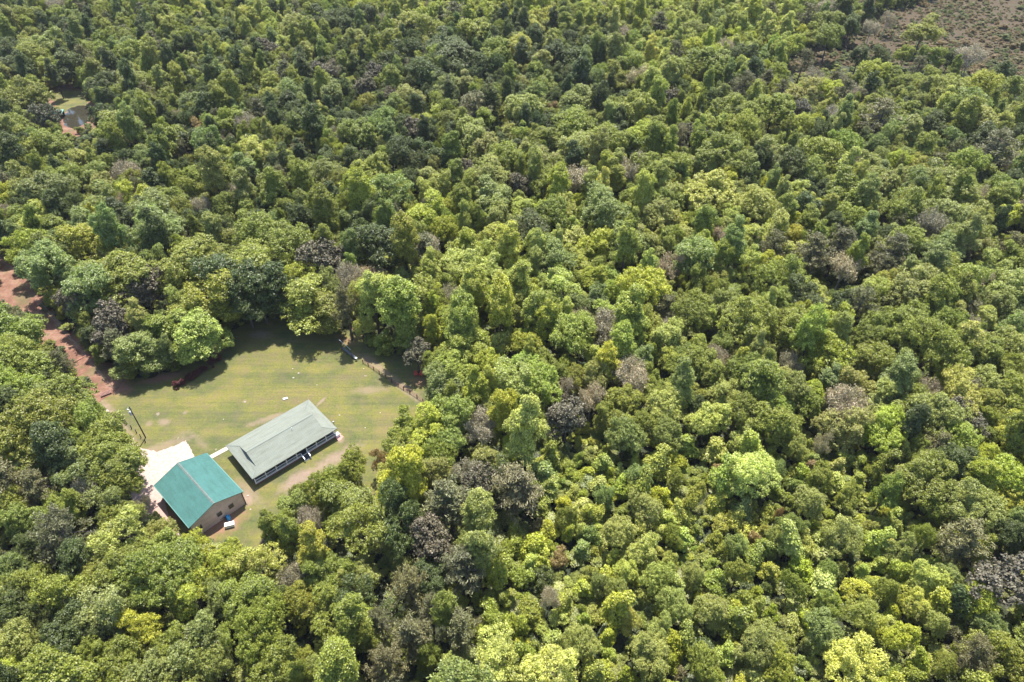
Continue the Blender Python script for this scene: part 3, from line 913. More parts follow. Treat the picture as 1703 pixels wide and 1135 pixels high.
for k in range(5):
    proto_broad('shrub%d' % k, 80 + k, 2.0, 2.2, 2.0, 13, 0.75, per=50, puff=0.36, leaves=26, size=0.23, cone=0.15, droop=-0.7, tr=0.08, chaos=0.75)
for k in range(2):
    proto_broad('sapling%d' % k, 90 + k, 1.2, 2.9, 3.2, 11, 0.6, per=44, puff=0.34, leaves=26, size=0.22, cone=0.5, droop=-0.7, tr=0.08, chaos=0.7)

def proto_pine(key, seed, rx, z0, z1, dens=1.0):
    rs = np.random.RandomState(seed)
    P, N, tips = [], [], []
    z = z0
    while z < z1:
        s = (z - z0) / (z1 - z0)
        w = rx * (0.55 + 0.45 * math.sin(min(1, s * 1.8 + 0.35) * 2.2)) * (1 - max(0, s - 0.55) * 1.5)
        for b in range(rs.randint(4, 7)):
            a = rs.uniform(0, 6.283); L = max(0.5, w * rs.uniform(0.6, 1.1))
            tip = np.array([math.cos(a) * L, math.sin(a) * L, z + 0.25 * L + rs.normal() * 0.2])
            if b < 2: tips.append(tuple(tip))
            for t in np.linspace(0.35, 1.0, 4):
                c = np.array([tip[0] * t, tip[1] * t, z + (tip[2] - z) * t]) + rs.normal(size=3) * 0.22
                m = int(26 * dens)
                e = ball(rs, m)
                P.append(c + e * (0.55 * rs.uniform(0.2, 1.1, m))[:, None] * np.array([1, 1, 0.7]))
                N.append(unit(e * 0.5 + rs.normal(size=(m, 3)) * 0.8 + np.array([0, 0, 0.3])))
        z += rs.uniform(0.6, 0.9)
    P, N = np.concatenate(P), np.concatenate(N)
    me = leaf_mesh('crown', P, N, 0.40, M_pine, rs, aspect=0.35)
    tm = trunk_mesh(rs, z1 * 0.97, 0.24, tips[:14], M_bark, low=0.6)
    PROTO[key] = dict(crown=me, trunk=tm, r=rx * 0.95, h=z1)
proto_pine('pine0', 1, 3.4, 6.5, 15.0)
proto_pine('pine1', 2, 2.8, 5.0, 14.0)
proto_pine('pine2', 3, 3.8, 5.5, 13.5, 1.15)

def proto_bare(key, seed, rx, rz, cz):
    rs = np.random.RandomState(seed)
    m = MB()
    h = cz + rz * 0.4
    P, N = [], []
    def grow(a, d, L, r, lv):
        b = a + d * L
        mid = a.lerp(b, 0.5) + Vector(rs.normal(size=3) * L * 0.06)
        m.tube([a, mid, b], [r, r * 0.8, r * 0.55], 4 if lv else 6, cap=False)
        if lv >= 4:
            for _ in range(5):
                q = b + Vector(rs.normal(size=3) * 0.35)
                P.append(q); N.append(rs.normal(size=3))
            return
        for _ in range(3 if lv < 2 else 4):
            nd_ = (d + Vector(rs.normal(size=3)) * (0.55 + 0.05 * lv)).normalized()
            nd_.z = nd_.z * 0.7 + 0.18
            nd_.normalize()
            grow(a.lerp(b, rs.uniform(0.55, 1.0)), nd_, L * rs.uniform(0.62, 0.85), max(0.02, r * 0.55), lv + 1)
    for k in range(4):
        a = k * 1.57 + rs.uniform(0, 1)
        grow(Vector((0, 0, h * 0.38 + 0.5 * k)), Vector((math.cos(a) * 0.6, math.sin(a) * 0.6, 0.75)).normalized(), rx * 0.62, 0.13, 0)
    me = bpy.data.meshes.new('branches')
    me.from_pydata([tuple(v) for v in m.v], [], m.f)
    me.materials.append(M_palebark)
    tm = trunk_mesh(rs, h * 0.75, 0.2, [], M_palebark)
    P = np.array([tuple(p) for p in P]); N = unit(np.array(N))
    e = ball(rs, len(P) * 3)
    tw = leaf_mesh('crown', np.repeat(P, 3, 0) + e * 0.35, unit(e + rs.normal(size=e.shape)), 0.34, M_twig, rs, aspect=0.5)
    A = np.array(m.v)
    PROTO[key] = dict(crown=tw, trunk=tm, branches=me, r=float(np.percentile(np.hypot(P[:, 0], P[:, 1]), 90)), h=float(np.percentile(P[:, 2], 97)))
for k in range(3):
    proto_bare('bare%d' % k, 100 + k, 4.0, 4.0, 7.5)

# tints: the leaf colours of the species themselves (linear)
TINT = dict(G=(0.225, 0.252, 0.042), D=(0.092, 0.118, 0.030), B=(0.205, 0.248, 0.075), Y=(0.350, 0.370, 0.050), L=(0.370, 0.390, 0.105), O=(0.275, 0.292, 0.085), H=(0.305, 0.345, 0.070),
            R=(0.27, 0.19, 0.09), W=(0.36, 0.31, 0.24), M=(0.090, 0.082, 0.052), P=(0.130, 0.126, 0.052), S=(0.16, 0.03, 0.035))
FORMS = dict(f=['full0', 'full1', 'full2'], r=['round0', 'round1', 'round2', 'round3', 'round4', 'dense0', 'dense1'], w=['wide0', 'wide1', 'wide2', 'dense2'], t=['tall0', 'tall1', 'tall2', 'tall3'], l=['loose0', 'loose1', 'loose2'],
             d=['dense0', 'dense1', 'dense2'], p=['pine0', 'pine1', 'pine2'], b=['bare0', 'bare1', 'bare2'], m=['magnolia0', 'magnolia1'], s=['shrub0', 'shrub1', 'shrub2', 'shrub3', 'shrub4'], a=['sapling0', 'sapling1'])
KIND = dict(f='broadleaf_tree', r='broadleaf_tree', w='broadleaf_tree', t='broadleaf_tree', l='broadleaf_tree', d='broadleaf_tree', p='pine_tree', b='bare_tree', m='magnolia_tree', s='shrub', a='shrub')
DEFAULT_FORM = dict(P='p', W='b', M='m')

# crowns read off the photograph: x, y, width (in a threefold enlargement of one eighth of it), leaf tone and form
TILES = [
 (0, 0, "40,160,90Gt 130,110,130G 170,260,110G 50,260,110D 250,220,130O 365,145,90D 440,145,80Dt 540,170,80Gt 610,110,70G 560,110,60D 765,90,90D 840,130,90L 930,220,100G 1000,70,110Y 1120,170,110D 1230,100,100L 1290,70,80Lt 1190,20,80Dt 1360,60,70Dt 1460,150,170Ow 1600,100,120D 1660,140,90D 1420,230,100L 1330,260,100M 1240,300,100O 1130,270,80Y 1040,330,100D 950,330,110O 860,370,110O 770,230,90P 640,280,130G 560,230,100Gt 350,330,130D 220,400,90Dt 480,380,100Gt 510,440,130D 650,400,170Ow 740,480,80P 830,520,110G 100,490,200Gw 40,360,120D 150,290,130G 270,490,60D 410,500,45Ds 230,595,110M 60,640,150G 100,740,180Gw 250,730,140G 520,590,110D 540,680,150G 650,640,170O 720,560,110B 860,700,150G 960,540,120B 1100,440,140G 1000,410,90L 1150,470,70Y 1230,450,100G 1250,370,80Y 1350,500,100L 1280,560,90P 1440,470,130B 1410,370,90P 1520,390,90G 1600,370,100M 1650,330,80D 1650,480,120B 1510,540,80Bt 1440,590,120D 1600,660,100B 1670,690,80W 1415,695,110Gd 1240,640,110W 1150,620,130G 1050,640,110G 990,650,80R 890,600,70W 1040,720,140B 1120,790,130Y 1260,770,140L 1390,770,120G 1500,870,130G 1620,890,160B 1350,960,160G 1430,1060,120G 1600,1050,130G 1180,990,90W 1130,1030,120G 1010,900,110G 950,950,100G 840,870,60Yt 700,830,110B 780,1060,200Bd 860,1000,140G 700,990,160Y 640,880,110W 540,830,100G 470,880,120O 330,900,130G 230,970,200Bd 180,1110,150L 50,980,100Y 20,1080,80W 100,1040,80D 470,1080,70Yt 500,1010,160B 600,1080,150D"),
 (570, 0, "30,100,90D 110,90,110D 60,200,110O 130,180,70D 210,120,70W 300,140,120O 240,215,120G 430,150,130G 570,90,120P 660,180,150G 510,230,200Dw 250,290,130D 340,260,110D 400,380,150Dd 560,300,200Dw 720,190,120D 770,280,140G 680,330,110D 830,380,80Gt 970,320,80W 880,250,130L 930,120,110L 1050,280,130D 1180,280,150D 1180,380,110Dt 1320,250,110O 1450,210,90G 1390,190,70W 1570,130,90P 1650,270,90P 1420,330,130G 1350,390,120G 1480,410,110W 1580,380,100G 1590,490,120M 1280,380,90G 1190,520,200Gw 1350,560,120G 1450,560,170G 1540,640,130G 1110,480,80B 980,470,80B 990,400,130G 160,380,90M 120,450,110M 235,510,90M 330,500,120O 530,460,130O 470,520,90G 430,600,110L 650,560,180P 360,660,100M 180,620,150Bl 30,590,70B 80,690,160G 890,570,180O 1040,555,60R 1150,640,200Gd 1010,700,150G 830,680,90O 640,690,170O 700,750,150O 495,700,60Gt 820,800,170G 1160,740,180O 1310,720,200G 1480,700,150Y 1230,800,110D 300,770,160D 430,770,140D 370,830,110D 70,790,130D 140,850,150G 610,860,90M 510,820,70Dt 730,880,170O 230,960,190Bl 340,910,110D 480,920,140G 590,1010,110Gt 400,1070,180Y 510,1060,120Y 750,980,170O 880,930,110M 1030,830,170O 1020,930,150G 1160,930,160W 1060,860,130G 900,1050,130L 1040,1090,180G 1280,1050,220Bd 1430,1010,130G 1430,860,150W 1500,850,160G 1630,830,150G 1560,1080,150O 1660,980,130O 1680,680,80P 1660,580,100G 60,990,120D 60,1110,120B"),
 (1133, 0, "350,60,110Yt 440,70,70P 520,50,90L 170,120,100B 60,170,110O 620,100,110P 720,60,90W 700,130,120G 730,200,130G 640,180,90G 800,60,100Dt 840,140,100D 930,40,80Dt 1020,110,70W 940,160,70W 1200,160,150G 1240,290,90G 1330,300,80D 1360,340,70Gt 1430,300,110W 1110,280,70G 1170,340,80P 990,290,80D 880,290,90D 1490,440,150Y 1650,440,110G 1600,360,100D 1310,470,160O 1430,540,180Bl 1240,400,90G 1150,430,90O 950,380,130Y 1060,410,110G 930,460,120O 550,240,110Y 600,310,90P 500,260,90L 400,290,90B 300,290,110D 130,330,190Gw 40,380,90G 280,440,120P 420,410,80P 480,380,100G 500,460,80P 600,480,150O 740,470,110Y 650,400,90W 600,570,110M 450,570,190Gw 270,570,180Gw 310,660,200Gw 740,590,80W 810,560,100L 600,630,100L 980,600,190P 850,490,100W 1110,560,120G 1250,640,140D 1340,720,140Bl 1470,620,170O 1560,760,180P 1640,600,120G 200,770,180G 120,820,110O 280,830,150G 60,260,110Y 40,690,110M 20,780,80B 640,780,200G 540,830,160D 420,750,150O 750,850,110W 800,740,150G 960,740,110B 940,840,140O 1070,820,110Y 1300,910,240Ow 1000,940,150O 820,960,200G 620,930,110D 620,1030,160D 240,900,90Y 150,980,260Lw 380,1030,180L 40,1000,120G 1080,1030,220Gw 1300,1090,180O 1430,1050,180O 1600,1100,120Y 1580,980,160G 830,1110,160G 550,1110,90Y 1400,830,160G"),
 (570, 380, "170,110,260Dd 420,110,110W 400,220,120G 330,40,120G 510,20,130Y 620,180,220Lw 470,190,120G 830,100,170Lt 740,60,130L 1040,160,190B 940,30,200Dd 1240,90,140Y 1400,90,170O 1540,110,150G 1640,60,110G 1640,200,140W 1310,70,90G 150,340,200Lt 270,390,230Ht 450,400,110Yt 530,360,100W 640,300,190Ht 760,380,140Ht 880,300,180Ht 440,520,110Yt 470,660,110G 590,490,220Ht 620,610,200H 560,720,180H 1100,330,210Ll 1250,250,120Y 1160,390,120B 1270,360,120B 1500,320,230Y 1420,460,220Ht 1010,480,160Yt 1130,560,220H 910,590,130Y 1310,530,160W 1170,470,100W 1340,690,150Yt 1470,650,130B 1420,760,160W 1600,540,150L 1590,410,110P 1680,680,130G 730,690,140Y 850,750,230Ll 980,790,200H 700,820,170Yt 540,850,90Gt 450,860,90B 820,930,200Yt 1100,820,110W 1160,760,120G 1230,870,120W 1110,960,180M 950,980,110G 700,1010,150W 310,1010,190G 440,1020,200Y 540,1080,150L 840,1100,90Y 1320,930,130G 1600,900,180L 1550,830,130G 1480,1000,150G 1600,1030,150O 1400,1050,160B"),
 (1133, 380, "60,150,210B 110,100,90Y 210,60,90W 350,60,150L 460,30,100Y 460,120,140P 650,150,180P 770,100,160P 790,230,150W 850,160,90Yt 905,40,50Yt 1030,150,170P 990,60,110D 1280,120,170B 1410,120,110M 1480,80,150G 1000,230,110P 950,300,140L 1150,310,230Ow 1290,220,170G 1370,290,200G 880,400,160P 500,250,220Gw 610,350,180D 210,390,140O 330,450,260Gw 470,480,150G 730,470,180Yl 40,460,170G 200,580,120B 560,520,200G 100,700,170G 30,650,110B 730,650,220Yl 960,650,200G 1120,480,190G 1230,590,300Gw 1290,480,170G 1040,570,150D 1420,510,120W 1500,310,110W 1440,370,130B 1570,230,170O 1640,330,200O 1640,150,130G 1500,650,180G 1620,600,170O 1600,700,150G 410,720,140Gt 520,700,90W 560,800,160O 620,880,130G 230,830,150L 850,790,170O 800,890,180W 990,890,200O 1220,830,120W 1300,760,110Y 1400,800,140W 1250,930,220Ow 1000,1010,200Y 1130,940,150G 800,970,180O 1400,960,170M 1500,880,150G 1600,870,200G 1640,1020,150Y 120,960,170L 310,930,180G 440,980,200G 310,1050,130L 560,1090,170O 710,1090,120W"),
 (0, 755, "70,150,200P 200,60,170G 560,60,300Gw 380,120,220Bl 190,190,160P 460,200,120W 600,330,150G 560,230,200Bl 690,285,70W 735,250,60W 60,270,170G 120,350,180G 330,400,240P 610,410,260Ll 800,400,140O 860,310,80Ds 985,480,150Yl 1125,465,60Ds 1350,370,160Gt 1380,450,110M 1490,210,100G 1620,170,160G 1540,350,110W 1530,460,220Yt 1670,370,110G 1140,540,190Y 1300,560,220Ll 820,580,330Gw 520,590,170G 310,690,230Gl 80,590,180B 80,800,200D 950,720,230Yl 1100,740,170B 1240,720,260G 720,860,200Yl 500,760,280O 430,870,180D 330,960,250D 1020,900,260Bl 1290,880,280Gw 1480,620,130W 1500,760,170G 1620,610,200G 1640,800,200G 60,950,200O 60,1100,180Y 600,1090,220G 860,950,180G 1040,1060,180B 1350,1080,230G 1600,1080,150O 330,1100,200G 180,480,150D 30,60,120G 470,1020,160G"),
 (570, 755, "60,80,150G 250,150,260Yt 110,380,260Gl 310,60,180G 480,40,150G 540,270,220P 690,180,180M 620,100,130W 860,170,220P 430,440,190M 540,520,80W 340,680,190P 590,600,190P 440,800,140P 350,890,170P 580,880,170P 220,1040,170P 60,830,230Gt 200,860,140P 820,500,130Gs 950,480,150Ys 1040,380,100Ys 840,570,110Ga 1080,530,100Rs 1180,480,110Ba 1110,320,130G 1300,210,140B 830,710,90Ga 1190,680,110Ya 1280,650,130B 1370,700,170O 1020,740,120W 940,800,150Gs 990,880,100Ls 750,830,150Gs 740,1010,260Ll 1070,1080,280Ll 530,1110,190Ll 1180,930,230O 1520,990,260O 1420,830,150L 1360,400,220O 1480,280,200O 1480,490,200L 1540,620,220O 1630,770,220O 1570,880,170O 1410,590,150L 1470,120,170B 1640,420,130G 1650,130,120G 1620,560,130L 1290,1070,110Ys 430,1000,110G 900,960,100Ys 700,740,120Gs 660,900,110Gs 880,630,120Gs 1000,620,110Ds"),
 (1133, 755, "60,230,150G 180,250,120Ya 340,100,230L 470,100,130B 310,280,130Ba 540,370,160B 620,250,200O 680,130,170G 830,220,150G 1010,190,210Gt 1210,130,230G 1600,130,220Y 1450,260,260Ow 1600,240,150Y 1250,290,150G 1200,420,150G 820,420,260Ow 1080,480,170O 1420,480,200P 1600,650,260M 1620,430,160D 140,800,220O 270,470,130B 460,430,130O 370,520,130Ga 280,600,150G 720,600,140B 610,570,130Ys 870,680,120Ys 1010,680,140G 1150,750,170Ld 1200,620,200L 1320,620,180B 1450,730,230Y 1520,870,170B 700,880,230B 720,760,180G 890,810,200O 960,870,100L 620,820,120Ys 400,950,280Ow 550,670,160G 870,1050,260Ll 1080,920,200Y 1250,850,150O 1400,980,170P 500,1050,200G 120,1060,230G 1600,1020,180G 1300,1060,150G 480,310,60R 160,640,120Gs 60,600,150O"),
]
# further single crowns: photo x, y, width in photo pixels
SINGLE = "203,806,62G 192,768,60G 168,726,54G 146,694,54G 243,840,34W 262,872,30D 445,888,50Gf 462,866,56Gf 490,846,60Gf 512,826,62Hf 540,812,70Gf 566,794,64Gf 602,790,66Gf 575,832,74Gf 632,768,44Rl 455,915,56G 530,858,60G 735,640,60B 748,690,70G 722,612,40Ya 760,660,60G 710,720,60G 640,760,60D 326,560,78Hf 300,548,74Gf 275,574,88Hf 250,590,54Bf 222,588,66Bf 190,545,60M 500,470,60Yl 210,470,110Gd 150,480,90B 75,450,80B 30,375,110L 75,395,80G 55,420,60Y 155,410,70Y 258,385,80Bd 330,440,90G 380,470,90D 420,500,90D 460,520,60D 240,490,60M 130,505,55M 420,440,90G 480,420,80G 340,500,90G 395,520,70D 440,400,80G 400,360,90G 540,440,70M 14,560,84G 45,612,80G 20,660,90G 92,664,80G 150,690,90Gd 60,720,110G 130,720,70G 175,750,80G 20,610,80G 110,610,60P 20,540,60P 678,722,90Gf 655,735,60Gf 512,498,86Hf 540,525,60Gf 735,565,40Ya 690,500,70G"

THICKET = [(900, 700), (1120, 760), (1330, 720), (1500, 820), (1640, 900), (1660, 1200), (1300, 1300), (900, 1300), (760, 1120), (820, 960), (860, 860)]
LAWN_CLEAR = [(160, 655), (188, 640), (228, 632), (262, 640), (310, 625), (358, 592), (372, 572), (402, 556), (430, 545), (475, 540), (500, 552), (530, 558), (560, 556), (578, 560), (602, 578), (640, 590), (672, 604),
              (684, 618), (712, 650), (716, 668), (705, 678), (680, 690), (660, 690), (642, 715), (638, 752), (610, 760), (572, 764), (528, 786), (500, 804), (478, 832), (440, 850), (420, 862), (424, 908), (402, 905), (380, 892),
              (345, 890), (318, 882), (290, 868), (262, 868), (246, 832), (240, 795), (224, 760), (200, 720), (182, 688)]
ROAD_CLEAR = [(-5, 414), (12, 428), (50, 470), (95, 530), (155, 588), (208, 624), (170, 662), (140, 632), (104, 594), (72, 562), (36, 525), (-5, 502)]
POND_CLEAR = [(60, 140), (90, 148), (138, 155), (155, 165), (158, 180), (160, 202), (140, 212), (124, 222), (104, 222), (104, 192), (88, 180), (76, 160)]

rng = random.Random(77)
trees = []      # dicts: x, y, r, h, tone, form, px, py, w, listed
def parse(s):
    a, b, c = s.split(',')
    i = 0
    while c[i].isdigit(): i += 1
    return float(a), float(b), float(c[:i]), c[i], c[i + 1:] or None

def heights(form, r):
    if form == 't': return min(23, max(6, 4.0 * r + 5.5))
    if form == 'f': return min(16, max(4, 1.5 * r + 4.0))
    if form == 'p': return min(19, max(7, 2.2 * r + 5.5))
    if form in 'sa': return max(1.6, (2.0 if form == 's' else 3.4) * r)
    if form == 'm': return min(16, 2.2 * r + 3.5)
    return min(18, max(4.5, 1.8 * r + 4.8))

def blocked(px, py, margin=0.0):
    return inside(px, py, LAWN_CLEAR) or inside(px, py, ROAD_CLEAR) or inside(px, py, POND_CLEAR) or inside(px, py, BRUSH)

# ground footprints where no trunk may stand
KEEP = [LAWN_CLEAR, ROAD_CLEAR, POND_CLEAR, BRUSH]
def covers(px, py):
    return inside(px, py, LAWN_CLEAR) or inside(px, py, ROAD_CLEAR) or inside(px, py, POND_CLEAR)
def add_listed(px, py, w, tone, form):
    form = form or DEFAULT_FORM.get(tone, 'r')
    zc = 7.0
    for _ in range(3):
        p = at(px, py, zc)
        _, _, ppm = to_px(p.x, p.y, zc)
        r = w / 2 / ppm * (1.1 if form not in 'ta' else 0.76)
        h = heights(form, r)
        zc = h * (0.62 if form not in 'sa' else 0.55)
    if inside(px, py, THICKET) and not (tone == 'L' and w > 75) and form not in 'sap':
        w *= 0.7; r *= 0.7
    # keep open ground open
    for _ in range(3):
        hits = sum(covers(px + 0.5 * w * math.cos(a * 0.785), py + 0.5 * w * math.sin(a * 0.785)) for a in range(8))
        if hits <= 1: break
        w *= 0.86; r *= 0.86
    if hits > 5: return
    h = heights(form, r)
    zc = h * (0.62 if form not in 'sa' else 0.55)
    p = at(px, py, zc)
    for _ in range(12):
        if not covers(*to_px(p.x, p.y - 0.8, 0)[:2]): break
        p.y += 0.6
    trees.append(dict(x=p.x, y=p.y, r=r, h=h, tone=tone, form=form, px=px, py=py, w=w, listed=True))
for ox, oy, s in TILES:
    for e in s.split():
        x, y, w, tone, form = parse(e)
        add_listed(ox + x / 2.987, oy + y / 2.987, w / 2.987, tone, form)
for e in SINGLE.split():
    x, y, w, tone, form = parse(e)
    if any(abs(t['px'] - x) < 0.3 * w and abs(t['py'] - y) < 0.3 * w for t in trees): continue
    add_listed(x, y, w, tone, form)

q = at(586, 566)
trees.append(dict(x=q.x, y=q.y, r=3.0, h=17.5, tone='P', form='p', px=572, py=475, w=44, listed=True))
q = at(697, 621)
trees.append(dict(x=q.x, y=q.y, r=3.1, h=9.5, tone='M', form='m', px=688, py=582, w=42, listed=True))
cell = {}
def key(x, y): return (int(x // 9), int(y // 9))
for t in trees: cell.setdefault(key(t['x'], t['y']), []).append(t)
def near(x, y):
    a, b = key(x, y)
    for i in (-1, 0, 1):
        for j in (-1, 0, 1):
            yield from cell.get((a + i, b + j), ())

def pick(weights):
    s = rng.uniform(0, sum(w for _, w in weights))
    for k, w in weights:
        s -= w
        if s <= 0: return k
    return weights[-1][0]

BRIGHT = [(720, 380), (1180, 360), (1330, 470), (1200, 640), (1000, 740), (740, 800), (720, 640)]
COOLW = [(-100, 30), (330, 60), (500, 120), (560, 260), (560, 520), (380, 560), (100, 520), (-100, 400)]
PINEW = [(690, 800), (860, 780), (900, 900), (800, 1010), (720, 1160), (590, 1160), (640, 900)]
DARKW = [(560, 60), (1010, 70), (1060, 250), (900, 300), (650, 290), (540, 220)]
def tone_for(px, py, x, y):
    if py < 35 and px < 300 and py < 34 - px * 0.1: return pick([('P', 5), ('W', 1)])
    if inside(px, py, DARKW): return pick([('D', 8), ('G', 3), ('O', 1), ('B', 1), ('W', 0.3)])
    if inside(px, py, COOLW): return pick([('D', 4), ('G', 5), ('B', 2), ('O', 2), ('P', 0.4), ('W', 0.3)])
    if inside(px, py, PINEW): return pick([('P', 5), ('D', 3), ('O', 2), ('G', 1.5), ('W', 0.5)])
    if py < 150 and 600 < px < 1330: return pick([('L', 7), ('G', 1.5), ('H', 2), ('Y', 2.4), ('O', 2), ('W', 0.4)])
    if inside(px, py, BRIGHT): return pick([('H', 5), ('L', 4), ('Y', 2), ('G', 2), ('O', 1), ('W', 0.3)])
    if px < 250 and py > 470: return pick([('G', 7), ('B', 1.5), ('D', 5), ('O', 1), ('P', 1)])
    if px > 1350 and py < 700: return pick([('O', 4), ('G', 4), ('D', 2), ('B', 2), ('P', 0.7), ('W', 0.4), ('L', 1.5)])
    if inside(px, py, THICKET): return pick([('G', 3), ('O', 1.6), ('Y', 2.4), ('L', 4), ('H', 4), ('B', 0.6), ('P', 0.2), ('D', 0.3), ('R', 0.2)])
    return pick([('G', 6), ('D', 2), ('O', 2.4), ('B', 1.5), ('H', 1.5), ('L', 2), ('P', 0.4), ('W', 0.5), ('Y', 0.8), ('M', 0.1)])

y = 22.0
step = 2.6
while y < 560:
    hw = 0.757 * (0.755 * y + 75) * 1.06 + 14
    x = -hw
    while x < hw:
        gx, gy = x + rng.uniform(-1.4, 1.4), y + rng.uniform(-1.4, 1.4)
        x += step
        px, py, ppm = to_px(gx, gy, 0)
        thick = inside(px, py, THICKET)
        r = rng.uniform(1.0, 2.4) if thick else rng.uniform(2.8, 5.0) * (1.0 if rng.random() > 0.22 else 0.55)
        form = None
        tone = tone_for(px, py, gx, gy)
        if thick: form = 's' if rng.random() < 0.7 else 'a'
        if 'W' in tone and 170 < px < 400 and 500 < py < 660: continue
        form = form or DEFAULT_FORM.get(tone) or pick([('r', 5), ('w', 1.2), ('t', 2.6), ('l', 2.2), ('d', 1), ('f', 2.5)])
        if form == 't': r *= 0.75
        h = heights(form, r) * rng.uniform(0.78, 1.2)
        if form in 'sa': h = h * rng.uniform(0.9, 1.5)
        ok = True
        for z in (0, h * 0.5, h * 0.95):
            qx, qy, pp_ = to_px(gx, gy, z)
            for ex, ey in ((0, 0), (-0.8 * r, 0), (0.8 * r, 0), (0, -0.8 * r)) if z else ((0, 0),):
                if blocked(qx + ex * pp_, qy + ey * pp_ * 0.7): ok = False; break
            if not ok: break
        if not ok: continue
        for t in near(gx, gy):
            k = 0.6 if t['listed'] else 0.66
            if t['form'] in 'sa' and form in 'sa': k = 0.56
            if (t['x'] - gx) ** 2 + (t['y'] - gy) ** 2 < (k * (t['r'] + r)) ** 2: ok = False; break
        if not ok: continue
        qx, qy, pp_ = to_px(gx, gy, h * 0.6)
        t = dict(x=gx, y=gy, r=r, h=h, tone=tone, form=form, px=qx, py=qy, w=2 * r * pp_, listed=False)
        trees.append(t)
        cell.setdefault(key(gx, gy), []).append(t)
    y += step

# ------------------------------------------------------------------ make single trees of the largest, a woodland of the rest
for t in trees:
    t['kindname'] = KIND[t['form']]
    c = TINT[t['tone']]
    k = rng.uniform(0.86, 1.14)
    hue = rng.gauss(0, 0.045)
    if inside(t['px'], t['py'], THICKET): k *= 1.12
    t['tint'] = (c[0] * k * (1 + hue), c[1] * k, c[2] * k * (1 + rng.gauss(0, 0.08)))
    t['rz'] = rng.uniform(0, 6.283)
    t['ell'] = rng.uniform(0.84, 1.2)
    t['proto'] = rng.choice(FORMS[t['form']])
    t['inframe'] = 8 < t['px'] < 1695 and 8 < t['py'] < 1127
LIMIT = dict(broadleaf_tree=295, pine_tree=90, bare_tree=90, magnolia_tree=60, shrub=230)
singles, rest = [], []
for kd, lim in LIMIT.items():
    g = [t for t in trees if t['kindname'] == kd]
    g.sort(key=lambda t: -t['w'] * (1.35 if t['listed'] else 1.0) if t['inframe'] else 1e6)
    ins = [t for t in g if t['inframe']][:lim]
    ids = {id(t) for t in ins}
    singles += ins
    rest += [t for t in g if id(t) not in ids]

ORD = ['first', 'second', 'third', 'fourth', 'fifth', 'sixth', 'seventh', 'eighth', 'ninth', 'tenth', 'eleventh', 'twelfth', 'thirteenth', 'fourteenth', 'fifteenth', 'sixteenth', 'seventeenth', 'eighteenth', 'nineteenth', 'twentieth']
TONEWORD = dict(G='mid green', D='dark green', B='cool blue-green', Y='bright yellow-lime', L='pale yellow-green', O='dull olive-sage', H='fresh light green', R='rusty brown', W='grey leafless', M='dark bronze', P='dark olive-brown', S='deep burgundy')
FORMWORD = dict(f='leafy', r='rounded', w='wide spreading', t='tall narrow', l='loose airy', d='dense domed', p='feathery', b='twiggy', m='glossy speckled', s='bushy', a='upright slender')
NOUN = dict(broadleaf_tree='tree', pine_tree='pine', bare_tree='tree', magnolia_tree='magnolia-like tree', shrub='shrub')
MARKS = [((332, 820), 95, 'beside the teal-roofed barn'), ((470, 735), 120, 'near the long house'), ((590, 560), 55, 'by the two-post frame'), ((696, 620), 50, 'by the red chairs'),
         ((285, 590), 75, 'at the lawn corner by the road'), ((90, 540), 90, 'along the red dirt road'), ((440, 520), 85, 'on the far edge of the lawn'), ((690, 715), 60, 'at the right tip of the lawn'),
         ((125, 190), 90, 'around the small pond'), ((1480, 546), 60, 'by the red soil patch'), ((1500, 90), 130, 'beside the brown brushy clearing'), ((200, 760), 60, 'left of the pale gravel')]
def place_of(px, py):
    for (x, y), r, s in MARKS:
        if (px - x) ** 2 + (py - y) ** 2 < r * r: return s
    rows = ['top-edge', 'upper', 'upper-middle', 'middle', 'lower-middle', 'lower', 'bottom-edge']
    cols = ['far-left', 'left', 'centre-left', 'central', 'centre-right', 'right', 'far-right']
    return 'in the %s %s woods' % (rows[min(6, int(py / 162.2))], cols[min(6, int(px / 243.3))])
by = {}
for t in singles:
    size = 'large' if t['r'] > 4.6 else ('small' if t['r'] < 2.6 else 'medium')
    if t['kindname'] == 'shrub': size = 'large' if t['r'] > 2.1 else ('small' if t['r'] < 1.6 else 'medium')
    t['desc'] = '%s %s %s %s %s' % (size, TONEWORD[t['tone']], FORMWORD[t['form']], NOUN[t['kindname']], place_of(t['px'], t['py']))
    by.setdefault(t['desc'], []).append(t)
for d, g in by.items():
    g.sort(key=lambda t: t['px'])
    for i, t in enumerate(g):
        if len(g) == 1: t['label'] = d
        elif len(g) == 2: t['label'] = d + (', the left one' if i == 0 else ', the right one')
        elif i == 0: t['label'] = d + ', leftmost'
        elif i == len(g) - 1: t['label'] = d + ', rightmost'
        else: t['label'] = d + ', %s from left' % ORD[min(i, 19)]
GROUP = dict(broadleaf_tree='broadleaf trees of the forest', pine_tree='pines among the forest', bare_tree='leafless trees among the forest', magnolia_tree='dark glossy trees in the forest', shrub='shrubs and saplings of the thicket')
CAT = dict(broadleaf_tree='tree', pine_tree='tree', bare_tree='tree', magnolia_tree='tree', shrub='shrub')

